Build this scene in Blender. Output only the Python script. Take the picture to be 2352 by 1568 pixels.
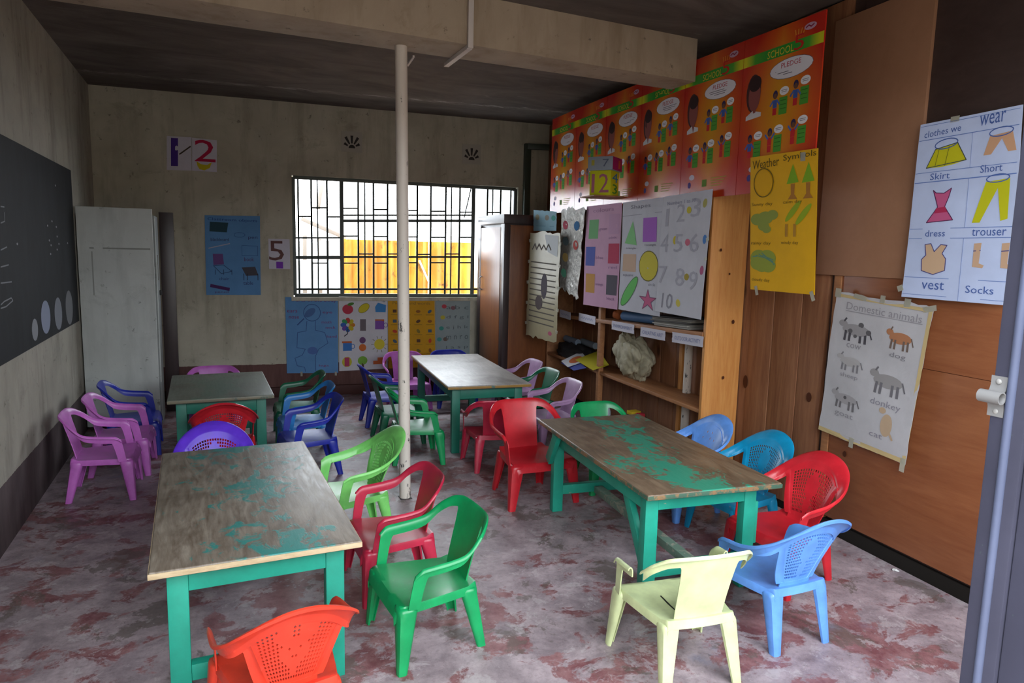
import bpy, bmesh, math, random
from mathutils import Vector, Matrix, noise
random.seed(7)
for o in list(bpy.data.objects): bpy.data.objects.remove(o)
scene = bpy.context.scene
COL = scene.collection

# ------------------------------------------------------------------ camera
FPX, YAW, PITCH, ROLL = 1589.78, 0.40781, 0.12978, 0.02419
CAM = Vector((0.93624, 0.0, 1.5))
cy, sy, cp, sp = math.cos(YAW), math.sin(YAW), math.cos(PITCH), math.sin(PITCH)
VF = Vector((sy*cp, cy*cp, -sp)); vr = Vector((cy, -sy, 0)); vu = vr.cross(VF)
VR = vr*math.cos(ROLL) + vu*math.sin(ROLL); VU = -vr*math.sin(ROLL) + vu*math.cos(ROLL)
cam_data = bpy.data.cameras.new('camera'); cam = bpy.data.objects.new('camera', cam_data); COL.objects.link(cam)
cam_data.sensor_width = 36; cam_data.lens = FPX*36/2352; cam_data.clip_start = 0.05; cam_data.clip_end = 200
M = Matrix((VR, VU, -VF)).transposed().to_4x4(); M.translation = CAM
cam.matrix_world = M
scene.camera = cam

# ------------------------------------------------------------------ light
SKY = 7.0
world = bpy.data.worlds.new('overcast_sky'); scene.world = world; world.use_nodes = True
bg = world.node_tree.nodes['Background']; bg.inputs[0].default_value = (0.86, 0.93, 1.0, 1); bg.inputs[1].default_value = SKY
vs = scene.view_settings
vs.view_transform = 'Standard'; vs.look = 'None'; vs.gamma = 1.0; vs.use_curve_mapping = False
vs.exposure = 1.05

def portal(name, loc, rot, sx, sz):
    l = bpy.data.lights.new(name, 'AREA'); l.shape = 'RECTANGLE'; l.size = sx; l.size_y = sz
    l.cycles.is_portal = True
    o = bpy.data.objects.new(name, l); o.location = loc; o.rotation_euler = rot; COL.objects.link(o); return o

# ------------------------------------------------------------------ geometry from the photograph's pixels
HC = 2.86                       # ceiling height
LX = -0.03                      # left wall plane
WS, W0 = 0.0701, 4.0098         # right wall: x = W0 + WS*(y-2.5)
BS, B0 = -0.08, 7.28            # back wall: y = B0 + BS*x
def RX(y): return W0 + WS*(y-2.5)
def BY(x): return B0 + BS*x
NR = Vector((-1, WS, 0)).normalized()       # right wall normal, into the room
NB = Vector((BS, -1, 0)).normalized()       # back wall normal, into the room
NL = Vector((1, 0, 0))
def ray(px, py): return VF + VR*((px-1176)/FPX) + VU*((784-py)/FPX)
def onplane(px, py, p0, n):
    d = ray(px, py); return CAM + d*((p0-CAM).dot(n)/d.dot(n))
def at(px, py, axis, val):
    d = ray(px, py); return CAM + d*((val-CAM[axis])/d[axis])
def rw(px, py, off=0.0): return onplane(px, py, Vector((RX(3), 3, 0)) + NR*off, NR)
def bw(px, py, off=0.0): return onplane(px, py, Vector((1, BY(1), 0)) + NB*off, NB)
def lw(px, py, off=0.0): return at(px, py, 0, LX+off)
def fl(px, py, z=0.0): return at(px, py, 2, z)

# ------------------------------------------------------------------ materials
def s2l(c): return c/12.92 if c <= 0.04045 else ((c+0.055)/1.055)**2.4
def hexc(h):
    h = h.lstrip('#'); return tuple(s2l(int(h[i:i+2], 16)/255) for i in (0, 2, 4)) + (1,)
class NT:
    def __init__(s, name):
        s.m = bpy.data.materials.new(name); s.m.use_nodes = True; s.t = s.m.node_tree; s.n = s.t.nodes; s.l = s.t.links
        s.b = s.n['Principled BSDF']
    def node(s, t, **k):
        x = s.n.new(t)
        for a, v in k.items():
            if a.startswith('i_'): x.inputs[int(a[2:])].default_value = v
            else: setattr(x, a, v)
        return x
    def link(s, a, b): s.l.new(a, b)
    def coord(s, scale=(1, 1, 1), kind='Object', rot=(0, 0, 0)):
        tc = s.node('ShaderNodeTexCoord'); mp = s.node('ShaderNodeMapping')
        mp.inputs['Scale'].default_value = scale; mp.inputs['Rotation'].default_value = rot
        s.link(tc.outputs[kind], mp.inputs[0]); return mp.outputs[0]
    def noise(s, co, scale, detail=4, rough=.55, dist=0):
        x = s.node('ShaderNodeTexNoise'); s.link(co, x.inputs['Vector'])
        x.inputs['Scale'].default_value = scale; x.inputs['Detail'].default_value = detail
        x.inputs['Roughness'].default_value = rough; x.inputs['Distortion'].default_value = dist
        return x.outputs[0]
    def ramp(s, f, stops, interp='LINEAR'):
        x = s.node('ShaderNodeValToRGB'); s.link(f, x.inputs[0]); r = x.color_ramp; r.interpolation = interp
        while len(r.elements) < len(stops): r.elements.new(.5)
        for e, (p, c) in zip(r.elements, stops):
            e.position = p; e.color = c if len(c) == 4 else (*c, 1)
        return x.outputs[0]
    def mix(s, f, a, b, blend='MIX'):
        x = s.node('ShaderNodeMix', data_type='RGBA', blend_type=blend)
        if isinstance(f, (int, float)): x.inputs[0].default_value = f
        else: s.link(f, x.inputs[0])
        for i, v in ((6, a), (7, b)):
            if isinstance(v, tuple): x.inputs[i].default_value = v
            else: s.link(v, x.inputs[i])
        return x.outputs[2]
    def math(s, op, a, b=0.0):
        x = s.node('ShaderNodeMath', operation=op)
        for i, v in ((0, a), (1, b)):
            if isinstance(v, (int, float)): x.inputs[i].default_value = v
            else: s.link(v, x.inputs[i])
        return x.outputs[0]
    def color(s, c):
        if isinstance(c, tuple): s.b.inputs['Base Color'].default_value = c
        else: s.link(c, s.b.inputs['Base Color'])
        return s
    def rough(s, r):
        if isinstance(r, (int, float)): s.b.inputs['Roughness'].default_value = r
        else: s.link(r, s.b.inputs['Roughness'])
        return s
    def bump(s, h, strength=.3, dist=.01):
        x = s.node('ShaderNodeBump'); x.inputs['Strength'].default_value = strength; x.inputs['Distance'].default_value = dist
        s.link(h, x.inputs['Height']); s.link(x.outputs[0], s.b.inputs['Normal']); return s
G0, G1 = (0, 0, 0, 1), (1, 1, 1, 1)
MATS = {}
def flat(hexs, rough=.8, name=None):
    k = ('flat', hexs, rough)
    if k not in MATS:
        t = NT(name or 'print_'+hexs.strip('#')); t.color(hexc(hexs)).rough(rough)
        t.b.inputs['Specular IOR Level'].default_value = .25; MATS[k] = t.m
    return MATS[k]
def plastic(hexs, rough=.32):
    k = ('plastic', hexs)
    if k not in MATS:
        t = NT('plastic_'+hexs.strip('#')); c = hexc(hexs); co = t.coord()
        n = t.noise(co, 9, 5, .6); dark = tuple(x*.72 for x in c[:3])+(1,)
        lite = tuple(min(1, x*.85+.06) for x in c[:3])+(1,)
        base = t.mix(t.ramp(n, [(.35, G0), (.7, G1)]), dark, c)
        sc = t.ramp(t.noise(t.coord((1, 1, .3)), 60, 3, .7), [(.62, G0), (.75, G1)])
        base = t.mix(t.math('MULTIPLY', sc, .35), base, lite)
        t.color(base).rough(t.math('ADD', t.math('MULTIPLY', n, .25), rough-.08))
        t.b.inputs['Specular IOR Level'].default_value = .5; MATS[k] = t.m
    return MATS[k]
def wood(name, c1, c2, scale=(1, 1, 1), knots=None, rough=.6, rot=(0, 0, 0), stretch=18, wear=None):
    t = NT(name); co = t.coord(scale, rot=rot)
    w = t.noise(co, 2.2, 6, .6, 1.2); f = t.noise(co, 9, 6, .7, .3)
    g = t.math('ADD', t.math('MULTIPLY', w, .6), t.math('MULTIPLY', f, .4))
    base = t.mix(t.ramp(g, [(.36, G0), (.64, G1)]), hexc(c1), hexc(c2))
    if knots:
        v = t.node('ShaderNodeTexVoronoi'); t.link(t.coord(knots), v.inputs['Vector']); v.inputs['Scale'].default_value = 1
        kn = t.ramp(v.outputs['Distance'], [(.05, G1), (.13, G0)])
        base = t.mix(t.math('MULTIPLY', kn, .85), base, hexc('#3a1c0e'))
    if wear:
        d = t.ramp(t.noise(t.coord(), 3.5, 6, .65), [(.5, G0), (.66, G1)])
        base = t.mix(t.math('MULTIPLY', d, .5), base, hexc(wear))
    t.color(base).rough(rough).bump(g, .12, .004); return t.m

def m_floor():
    t = NT('floor_worn_red_oxide_screed'); co = t.coord()
    a = t.noise(co, 1.1, 5, .6, .3); b = t.noise(co, 5.5, 10, .72, .25); c = t.noise(t.coord(rot=(0, 0, .7)), 3.1, 9, .68, .3); d = t.noise(co, 38, 6, .75)
    e = t.noise(t.coord((1, 1.2, 1), rot=(0, 0, .3)), 4.6, 10, .7, .35); g = t.noise(t.coord(rot=(0, 0, 1.9)), 9, 8, .7, .2)
    grey = t.mix(t.ramp(b, [(.36, G0), (.64, G1)]), hexc('#7f7176'), hexc('#b09fa3'))
    red = t.mix(t.ramp(g, [(.38, G0), (.62, G1)]), hexc('#74464a'), hexc('#946c6d'))
    base = t.mix(t.ramp(t.math('ADD', t.math('MULTIPLY', a, .35), t.math('MULTIPLY', e, .65)), [(.505, G0), (.533, G1)]), grey, red)
    base = t.mix(t.math('MULTIPLY', t.ramp(c, [(.56, G0), (.59, G1)]), .66), base, hexc('#5f564f'))
    base = t.mix(t.math('MULTIPLY', t.ramp(t.noise(t.coord(rot=(0, 0, 2.5)), 6.5, 10, .75, .3), [(.565, G0), (.60, G1)]), .5), base, hexc('#b9afb0'))
    base = t.mix(t.math('MULTIPLY', t.ramp(t.noise(t.coord(rot=(0, 0, 1)), 2.1, 7, .65, .3), [(.62, G0), (.70, G1)]), .35), base, hexc('#8089a3'))
    base = t.mix(t.math('MULTIPLY', t.ramp(d, [(.33, G1), (.5, G0)]), .3), base, hexc('#4a3d3b'))
    t.color(base).rough(t.ramp(b, [(.3, (.36,)*3), (.7, (.6,)*3)]))
    t.bump(t.math('ADD', t.math('MULTIPLY', b, .6), t.math('MULTIPLY', d, .4)), .3, .006); return t.m
def m_plaster(name, c1, c2, band, zb, grime):
    t = NT(name); co = t.coord()
    n = t.noise(co, 2.0, 7, .62, .5); f = t.noise(co, 14, 6, .7); st = t.noise(t.coord((3, 3, .5)), 2.2, 6, .65)
    base = t.mix(t.ramp(n, [(.35, G0), (.68, G1)]), hexc(c1), hexc(c2))
    base = t.mix(t.math('MULTIPLY', t.ramp(st, [(.50, G0), (.68, G1)]), .45), base, hexc(grime))
    base = t.mix(t.math('MULTIPLY', t.ramp(t.noise(t.coord((1, 1, 1.4)), 3.3, 9, .75, .4), [(.57, G0), (.66, G1)]), .35), base, hexc(grime))
    base = t.mix(t.math('MULTIPLY', t.ramp(f, [(.63, G0), (.70, G1)]), .7), base, hexc('#474236'))
    sx = t.node('ShaderNodeSeparateXYZ'); t.link(t.coord(), sx.inputs[0])
    zz = t.math('ADD', sx.outputs[2], t.math('MULTIPLY', t.math('SUBTRACT', f, .5), .02))
    bnd = t.mix(t.ramp(t.noise(t.coord((4, 4, .6)), 2, 6, .7), [(.35, G0), (.7, G1)]), hexc(band), tuple(x*1.7+.02 for x in hexc(band)[:3])+(1,))
    base = t.mix(t.ramp(t.math('LESS_THAN', zz, zb), [(0, G0), (1, G1)]), base, bnd)
    t.color(base).rough(.8).bump(t.math('ADD', n, t.math('MULTIPLY', f, .4)), .25, .01); return t.m
def m_ceiling():
    t = NT('ceiling_sooty_concrete'); co = t.coord((1, 2.2, 1)); n = t.noise(co, 1.3, 7, .65, .6)
    base = t.mix(t.ramp(n, [(.35, G0), (.66, G1)]), hexc('#4a423d'), hexc('#6f655f'))
    s = t.ramp(t.noise(t.coord((.6, 5, 1)), 1.6, 8, .75, 1.2), [(.63, G0), (.74, G1)])
    base = t.mix(t.math('MULTIPLY', s, .5), base, hexc('#b5aba6'))
    sx = t.node('ShaderNodeSeparateXYZ'); t.link(t.coord(), sx.inputs[0])
    nb = t.math('SUBTRACT', 1.0, t.math('MULTIPLY', t.math('ABSOLUTE', t.math('SUBTRACT', t.math('ADD', sx.outputs[1], t.math('MULTIPLY', sx.outputs[0], .12)), 6.75)), 2.2))
    lk = t.ramp(t.math('MULTIPLY', t.noise(t.coord((1.1, 6, 1)), 2.6, 8, .8, 1.5), nb), [(.47, G0), (.62, G1)])
    base = t.mix(t.math('MULTIPLY', lk, .8), base, hexc('#b9b2ae'))
    t.color(base).rough(.85).bump(n, .2, .01); return t.m
def m_tabletop(name, c1, c2, paint, seed):
    t = NT(name); tc = t.coord((3.2, .55, 1)); tc0 = t.coord()
    w = t.node('ShaderNodeTexNoise'); w = t.noise(t.coord((5, .8, 1)), 3.0, 6, .6, 2.0); f = t.noise(t.coord((16, 2, 1)), 4, 5, .7)
    base = t.mix(t.ramp(t.math('ADD', t.math('MULTIPLY', w, .6), t.math('MULTIPLY', f, .4)), [(.36, G0), (.62, G1)]), hexc(c1), hexc(c2))
    base = t.mix(t.math('MULTIPLY', t.ramp(t.noise(tc0, 3, 6, .6, .6), [(.48, G0), (.68, G1)]), .55), base, hexc('#4a3d30'))
    mp = t.node('ShaderNodeMapping'); t.link(tc0, mp.inputs[0]); mp.inputs['Location'].default_value = (seed, seed*.7, 0); mp.inputs['Scale'].default_value = (1.3, .9, 1)
    big = t.noise(mp.outputs[0], 2.3, 2, .5); sm = t.noise(mp.outputs[0], 11, 7, .72, .8)
    sx = t.node('ShaderNodeSeparateXYZ'); t.link(tc0, sx.inputs[0])
    mid = t.math('MULTIPLY', t.math('ABSOLUTE', sx.outputs[0]), .9)
    pm = t.ramp(t.math('SUBTRACT', t.math('ADD', t.math('MULTIPLY', big, .45), t.math('MULTIPLY', sm, .55)), t.math('MULTIPLY', mid, .42)), [(.487, G0), (.52, G1)])
    base = t.mix(t.math('MULTIPLY', pm, .9), base, hexc(paint))
    sc = t.ramp(t.noise(t.coord((2, 30, 1), rot=(0, 0, .6)), 2, 4, .7), [(.72, G0), (.78, G1)])
    base = t.mix(t.math('MULTIPLY', sc, .5), base, hexc('#b6ab9c'))
    t.color(base).rough(t.ramp(f, [(.3, (.33,)*3), (.7, (.5,)*3)])).bump(t.math('ADD', f, pm), .15, .003); return t.m
def m_paint(name, c, chip='#b9a684', amt=.66, rough=.45, spec=.5):
    t = NT(name); co = t.coord(); n = t.noise(co, 5, 6, .65); k = t.noise(co, 22, 6, .7)
    base = t.mix(t.ramp(n, [(.35, G0), (.7, G1)]), tuple(x*.72 for x in hexc(c)[:3])+(1,), hexc(c))
    base = t.mix(t.ramp(t.math('ADD', t.math('MULTIPLY', n, .3), t.math('MULTIPLY', k, .7)), [(amt-.02, G0), (amt+.03, G1)]), base, hexc(chip))
    t.color(base).rough(rough).bump(k, .1, .003); t.b.inputs['Specular IOR Level'].default_value = spec; return t.m
def m_foil(name, c, metal=.8):
    t = NT(name); co = t.coord(); v = t.noise(co, 28, 6, .75, .6)
    t.color(t.mix(t.ramp(v, [(.35, G0), (.65, G1)]), tuple(x*.55 for x in hexc(c)[:3])+(1,), hexc(c))).rough(.34).bump(v, .9, .02)
    t.b.inputs['Metallic'].default_value = metal; return t.m
def m_paper(name, c, rough=.75, wr=.15):
    t = NT(name); co = t.coord(); n = t.noise(co, 5, 5, .6); k = hexc(c)
    t.color(t.mix(t.ramp(n, [(.3, G0), (.7, G1)]), tuple(x*.86 for x in k[:3])+(1,), k)).rough(rough).bump(n, wr, .01)
    t.b.inputs['Specular IOR Level'].default_value = .25; return t.m
def m_pledge():
    t = NT('glossy_orange_poster_print'); tc = t.node('ShaderNodeTexCoord'); sx = t.node('ShaderNodeSeparateXYZ'); t.link(tc.outputs['UV'], sx.inputs[0])
    dx = t.math('ABSOLUTE', t.math('SUBTRACT', sx.outputs[0], .52)); dy = t.math('ABSOLUTE', t.math('SUBTRACT', sx.outputs[1], .5))
    r = t.math('ADD', t.math('MULTIPLY', dx, 1.25), t.math('MULTIPLY', t.math('POWER', dy, 1.4), 1.15))
    t.color(t.ramp(r, [(0.05, hexc('#dc9a1c')), (.3, hexc('#d97f22')), (.52, hexc('#d2561f')), (.8, hexc('#bf2a1e'))])).rough(.22); return t.m
def m_band():
    t = NT('green_yellow_print_band'); tc = t.node('ShaderNodeTexCoord'); sx = t.node('ShaderNodeSeparateXYZ'); t.link(tc.outputs['UV'], sx.inputs[0])
    d = t.math('ABSOLUTE', t.math('SUBTRACT', sx.outputs[0], .5))
    t.color(t.ramp(d, [(.2, hexc('#2f9a35')), (.34, hexc('#4aa832')), (.46, hexc('#d8d426'))])).rough(.22); return t.m
def m_glass():
    t = NT('dusty_window_glass'); tr = t.node('ShaderNodeBsdfTransparent'); tl = t.node('ShaderNodeBsdfTranslucent'); mx = t.node('ShaderNodeMixShader')
    tl.inputs[0].default_value = (.8, .88, .92, 1); mx.inputs[0].default_value = .55
    t.link(tr.outputs[0], mx.inputs[1]); t.link(tl.outputs[0], mx.inputs[2]); t.link(mx.outputs[0], t.n['Material Output'].inputs[0]); return t.m
def m_rust():
    t = NT('yellow_rusty_iron_sheet'); n = t.noise(t.coord((2.2, 1, .55)), 2.4, 7, .65, .8); k = t.noise(t.coord(), 4.2, 6, .7, .5)
    base = t.mix(t.ramp(n, [(.42, G0), (.6, G1)]), hexc('#ab6f12'), hexc('#c69126'))
    base = t.mix(t.ramp(k, [(.58, G0), (.68, G1)]), base, hexc('#5f3410'))
    t.color(base).rough(.6); return t.m
def m_pole():
    t = NT('chipped_cream_pole_paint'); k = t.noise(t.coord((1, 1, .35)), 26, 7, .75); sx = t.node('ShaderNodeSeparateXYZ'); t.link(t.coord(), sx.inputs[0])
    thr = t.math('ADD', k, t.math('MULTIPLY', t.math('SUBTRACT', 1.3, sx.outputs[2]), .045))
    t.color(t.mix(t.ramp(thr, [(.62, G0), (.66, G1)]), hexc('#d9cfc4'), hexc('#3d3b3a'))).rough(.5); return t.m

M_FLOOR = m_floor()
M_BACK = m_plaster('back_wall_cream_plaster', '#aba593', '#c2bdaa', '#4f302b', .33, '#7c7562')
M_LEFT = m_plaster('left_wall_grey_plaster', '#949084', '#aaa598', '#3d2f30', .32, '#625c50')
M_BEAM = m_plaster('beam_beige_plaster', '#a08e7a', '#b3a28c', '#a08e7a', -1, '#7d684e')
M_BACKP = m_plaster('cream_plaster_detail', '#aba593', '#c2bdaa', '#aba593', -9, '#7c7562')
M_CEIL = m_ceiling()
M_CONC = m_plaster('outer_earth', '#6f665c', '#82786c', '#6f665c', -1, '#5c544b')
M_TURQ = m_paint('turquoise_table_paint', '#1f9f86')
M_DKTURQ = m_paint('dark_green_table_paint', '#1c7561')
M_PINE = wood('orange_pine_board', '#b9763a', '#cf9452', (9, 9, .8), (5.5, 5.5, 2.6), .5)
M_PINED = wood('brown_pine_shelf', '#8a5a38', '#a9744a', (8, 1, 8), None, .6)
M_PLANK = wood('brown_plank_wall', '#7a4c33', '#9a6a49', (9, 9, .7), (4.2, 4.2, 2.1), .6)
M_PLY = wood('orange_plywood', '#80492b', '#925a38', (1.2, .8, 7), None, .42)
M_HARD = wood('tan_hardboard', '#93694d', '#9b7054', (3, 3, 3), None, .62)
M_DARKPLY = wood('dark_brown_board', '#3a2a25', '#463530', (2, 2, 5), None, .6)
M_WARD = wood('wardrobe_brown_wood', '#6d3f26', '#85522f', (6, 6, .7), None, .32)
M_WARDF = wood('wardrobe_dark_frame', '#2e2222', '#3d2f2e', (6, 6, .7), None, .35)
M_EDGE = wood('bare_wood_edge', '#b29a76', '#d0bb98', (3, 3, 9), None, .6)
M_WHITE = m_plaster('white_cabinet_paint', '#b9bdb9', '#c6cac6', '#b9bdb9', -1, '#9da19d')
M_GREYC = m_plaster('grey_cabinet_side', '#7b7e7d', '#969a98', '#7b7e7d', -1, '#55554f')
M_BOARD = NT('chalkboard_black'); _n = M_BOARD.noise(M_BOARD.coord((1, 3, 1)), 2, 6, .7)
M_BOARD.color(M_BOARD.mix(M_BOARD.ramp(_n, [(.35, G0), (.7, G1)]), hexc('#131519'), hexc('#212429'))).rough(.7); M_BOARD.b.inputs['Specular IOR Level'].default_value = .2; M_BOARD = M_BOARD.m
M_GREENF = m_paint('dark_green_frame_paint', '#3f4a3f', '#6a6a58', .7)
M_STEEL = m_paint('grey_violet_steel_paint', '#383744', '#46524b', .63, .7, .15)
M_STEELH = m_paint('pale_steel_edge', '#4c5166', '#383744', .72, .6, .2)
M_BARS = flat('#2b332f', .5, 'window_bar_paint')
M_FRAME = flat('#5a605c', .5, 'window_frame_paint')
M_POLE = m_pole()
M_GLASS = m_glass()
M_RUST = m_rust()
M_SACK = NT('beige_sack_cloth'); _n = M_SACK.noise(M_SACK.coord(), 7, 6, .65, .6)
M_SACK.color(M_SACK.mix(M_SACK.ramp(_n, [(.35, G0), (.7, G1)]), hexc('#8f876f'), hexc('#b8b097'))).rough(.7).bump(_n, .6, .02); M_SACK = M_SACK.m
M_TAPE = flat('#cfcbb8', .4, 'masking_tape')

# ------------------------------------------------------------------ object helpers
def tag(o, label=None, cat=None, group=None, kind=None):
    if label: o['label'] = label
    if cat: o['category'] = cat
    if group: o['group'] = group
    if kind: o['kind'] = kind
    return o
def empty(name, loc=(0, 0, 0), rz=0.0):
    o = bpy.data.objects.new(name, None); o.empty_display_size = .1; COL.objects.link(o)
    o.location = loc; o.rotation_euler = (0, 0, rz); return o
def put(name, bm, mat, parent=None, smooth=True, angle=35, uv=False):
    me = bpy.data.meshes.new(name)
    bmesh.ops.recalc_face_normals(bm, faces=bm.faces[:]) if not uv else None
    bm.to_mesh(me); bm.free()
    for m in (mat if isinstance(mat, (list, tuple)) else [mat]): me.materials.append(m)
    if smooth:
        me.polygons.foreach_set('use_smooth', [True]*len(me.polygons)); me.set_sharp_from_angle(angle=math.radians(angle))
    o = bpy.data.objects.new(name, me); COL.objects.link(o)
    if parent is not None: o.parent = parent
    return o
def bm_box(bm, lo, hi, mat=None):
    lo, hi = Vector(lo), Vector(hi)
    v = [bm.verts.new((x, y, z)) for x in (lo.x, hi.x) for y in (lo.y, hi.y) for z in (lo.z, hi.z)]
    for f in ((0, 1, 3, 2), (4, 6, 7, 5), (0, 4, 5, 1), (2, 3, 7, 6), (0, 2, 6, 4), (1, 5, 7, 3)): bm.faces.new([v[i] for i in f])
    return v
def bm_bar(bm, a, b, w, h, up=(0, 0, 1)):
    a, b = Vector(a), Vector(b); d = (b-a).normalized(); up = Vector(up)
    if abs(d.dot(up)) > .95: up = Vector((0, 1, 0))
    x = d.cross(up).normalized(); z = x.cross(d)
    v = []
    for p in (a, b):
        for sx, sz in ((-1, -1), (1, -1), (1, 1), (-1, 1)): v.append(bm.verts.new(p + x*(sx*w/2) + z*(sz*h/2)))
    for f in ((0, 3, 2, 1), (4, 5, 6, 7), (0, 1, 5, 4), (1, 2, 6, 5), (2, 3, 7, 6), (3, 0, 4, 7)): bm.faces.new([v[i] for i in f])
def bev(bm, w=.004, seg=2):
    bmesh.ops.recalc_face_normals(bm, faces=bm.faces[:])
    bmesh.ops.bevel(bm, geom=[e for e in bm.edges if len(e.link_faces) == 2 and e.calc_face_angle(0) > .5], offset=w, segments=seg, affect='EDGES', profile=.6)
def box(name, lo, hi, mat, parent=None, bevel=.004):
    bm = bmesh.new(); bm_box(bm, lo, hi)
    if bevel: bev(bm, bevel)
    return put(name, bm, mat, parent)
def bar(name, a, b, w, h, mat, parent=None, bevel=.003, up=(0, 0, 1)):
    bm = bmesh.new(); bm_bar(bm, a, b, w, h, up)
    if bevel: bev(bm, bevel)
    return put(name, bm, mat, parent)
def hexa(name, P, depthvec, mat, parent=None, bevel=0.0):
    # quad corners P (4) extruded by depthvec
    bm = bmesh.new(); d = Vector(depthvec)
    a = [bm.verts.new(Vector(p)) for p in P]; b = [bm.verts.new(Vector(p)+d) for p in P]
    n = len(a); bm.faces.new(a[::-1]); bm.faces.new(b)
    for i in range(n): bm.faces.new((a[i], a[(i+1) % n], b[(i+1) % n], b[i]))
    if bevel: bev(bm, bevel)
    return put(name, bm, mat, parent)
def bm_tube(bm, pts, r, seg=12, cap=True):
    pts = [Vector(p) for p in pts]; rr = r if isinstance(r, (list, tuple)) else [r]*len(pts); rings = []
    ref = Vector((0, 0, 1))
    for i, p in enumerate(pts):
        d = (pts[min(i+1, len(pts)-1)]-pts[max(i-1, 0)]).normalized()
        if abs(d.dot(ref)) > .97: ref = Vector((0, 1, 0)) if abs(d.y) < .9 else Vector((1, 0, 0))
        x = d.cross(ref).normalized(); y = x.cross(d)
        rings.append([bm.verts.new(p + x*(math.cos(2*math.pi*k/seg)*rr[i]) + y*(math.sin(2*math.pi*k/seg)*rr[i])) for k in range(seg)])
    for a, b in zip(rings, rings[1:]):
        for k in range(seg): bm.faces.new((a[k], a[(k+1) % seg], b[(k+1) % seg], b[k]))
    if cap: bm.faces.new(rings[0][::-1]); bm.faces.new(rings[-1])
def tube(name, pts, r, mat, parent=None, seg=14):
    bm = bmesh.new(); bm_tube(bm, pts, r, seg); return put(name, bm, mat, parent, angle=50)
def bm_grid(bm, rows, flip=False):
    V = [[bm.verts.new(p) for p in r] for r in rows]
    for i in range(len(V)-1):
        for j in range(len(V[0])-1):
            q = (V[i][j], V[i][j+1], V[i+1][j+1], V[i+1][j]); bm.faces.new(q[::-1] if flip else q)
    return V
def solid(bm, t):
    bmesh.ops.recalc_face_normals(bm, faces=bm.faces[:])
    bmesh.ops.solidify(bm, geom=bm.faces[:], thickness=t)

# ------------------------------------------------------------------ the room
def struct(o): o['kind'] = 'structure'; return o
box_floor = box('floor', (LX-.2, .25, -.1), (4.5, 7.5, 0), M_FLOOR, bevel=0); struct(box_floor)
struct(box('ceiling', (LX-.2, .2, HC), (4.6, 7.6, HC+.12), M_CEIL, bevel=0))
struct(box('wall_left', (LX-.2, .2, -.1), (LX, 7.5, HC), M_LEFT, bevel=0))

# back wall with the window opening
WZ0, WZ1 = bw(680, 682).z, bw(678, 402).z
WXL, WXR = bw(672, 540).x, bw(1190, 445).x
def backp(x, z, off=0.0): return Vector((x, BY(x), z)) + NB*off
def back_slab(bm, x0, x1, z0, z1, d=.2):
    P = [backp(x0, z0), backp(x1, z0), backp(x1, z1), backp(x0, z1)]
    a = [bm.verts.new(p) for p in P]; b = [bm.verts.new(p-NB*d) for p in P]
    bm.faces.new(a); bm.faces.new(b[::-1])
    for i in range(4): bm.faces.new((a[(i+1) % 4], a[i], b[i], b[(i+1) % 4]))
bm = bmesh.new()
for r in ((LX-.05, WXL, -.1, HC), (WXR, 4.45, -.1, HC), (WXL, WXR, -.1, WZ0), (WXL, WXR, WZ1, HC)): back_slab(bm, *r)
struct(put('wall_back', bm, M_BACK, smooth=False))
# low skirting ledge at the foot of the back wall
bm = bmesh.new(); P0, P1 = backp(LX, .0, .0), backp(4.3, .0, .0)
bm_bar(bm, P0+NB*.02+Vector((0, 0, .05)), P1+NB*.02+Vector((0, 0, .05)), .04, .1); bev(bm, .008)
struct(put('baseboard_back', bm, flat('#4b2c28', .6, 'maroon_skirting_paint')))

# right wall: timber base, then boards and sheets fixed on it
def rp(y, z, off=0.0): return Vector((RX(y), y, z)) + NR*off
bm = bmesh.new(); P = [rp(.3, -.1, -.02), rp(7.3, -.1, -.02), rp(7.3, HC, -.02), rp(.3, HC, -.02)]
a = [bm.verts.new(p) for p in P]; b = [bm.verts.new(p-NR*.15) for p in P]; bm.faces.new(a); bm.faces.new(b[::-1])
for i in range(4): bm.faces.new((a[(i+1) % 4], a[i], b[i], b[(i+1) % 4]))
wall_right = struct(put('wall_right', bm, M_DARKPLY, smooth=False))
def rpanel(name, y0, y1, z0, z1, mat, d=.012, off=0.0, label=None, bevel=.0015):
    o = hexa(name, [rp(y0, z0, off-.02), rp(y1, z0, off-.02), rp(y1, z1, off-.02), rp(y0, z1, off-.02)], NR*(d+.02), mat, wall_right, bevel)
    if label: o['label'] = label
    return o
y = 2.80; i = 0
while y < 6.95:
    wdt = (.19, .23, .21, .17, .24)[i % 5]
    rpanel('plank', y+.003, min(y+wdt, 6.98)-.003, .05, HC-.01, M_PLANK, .004+.003*(i % 3)); y += wdt; i += 1
YB = rw(1915, 800).y
rpanel('plywood_sheet', .5, YB-.03, .09, 1.0, M_PLY, .010, label='orange varnished plywood sheet')
rpanel('plywood_sheet', .5, YB-.03, 1.004, HC-.02, M_DARKPLY, .006, label='dark brown board behind the posters')
rpanel('plywood_sheet', YB-.9, YB-.03, 1.002, 1.5, M_PLY, .009, label='orange plywood sheet')
rpanel('plywood_sheet', .5, YB-.903, 1.004, 1.34, M_PLY, .009)
rpanel('batten', YB-.028, YB+.02, .07, 1.6, M_PINED, .016, label='vertical brown batten')
h0, h1 = rw(1881, 630), rw(2085, 640)
rpanel('hardboard_sheet', rw(2128, 300).y, h0.y, (h0.z+h1.z)/2, rw(1960, 38).z, M_HARD, .006, .018, label='tan hardboard sheet')
rpanel('base_shadow_strip', .45, 6.9, 0, .07, flat('#17130f', .9, 'base_shadow_black'), .001)  # near-black strip painted as the shadow gap under the wall sheets

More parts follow.
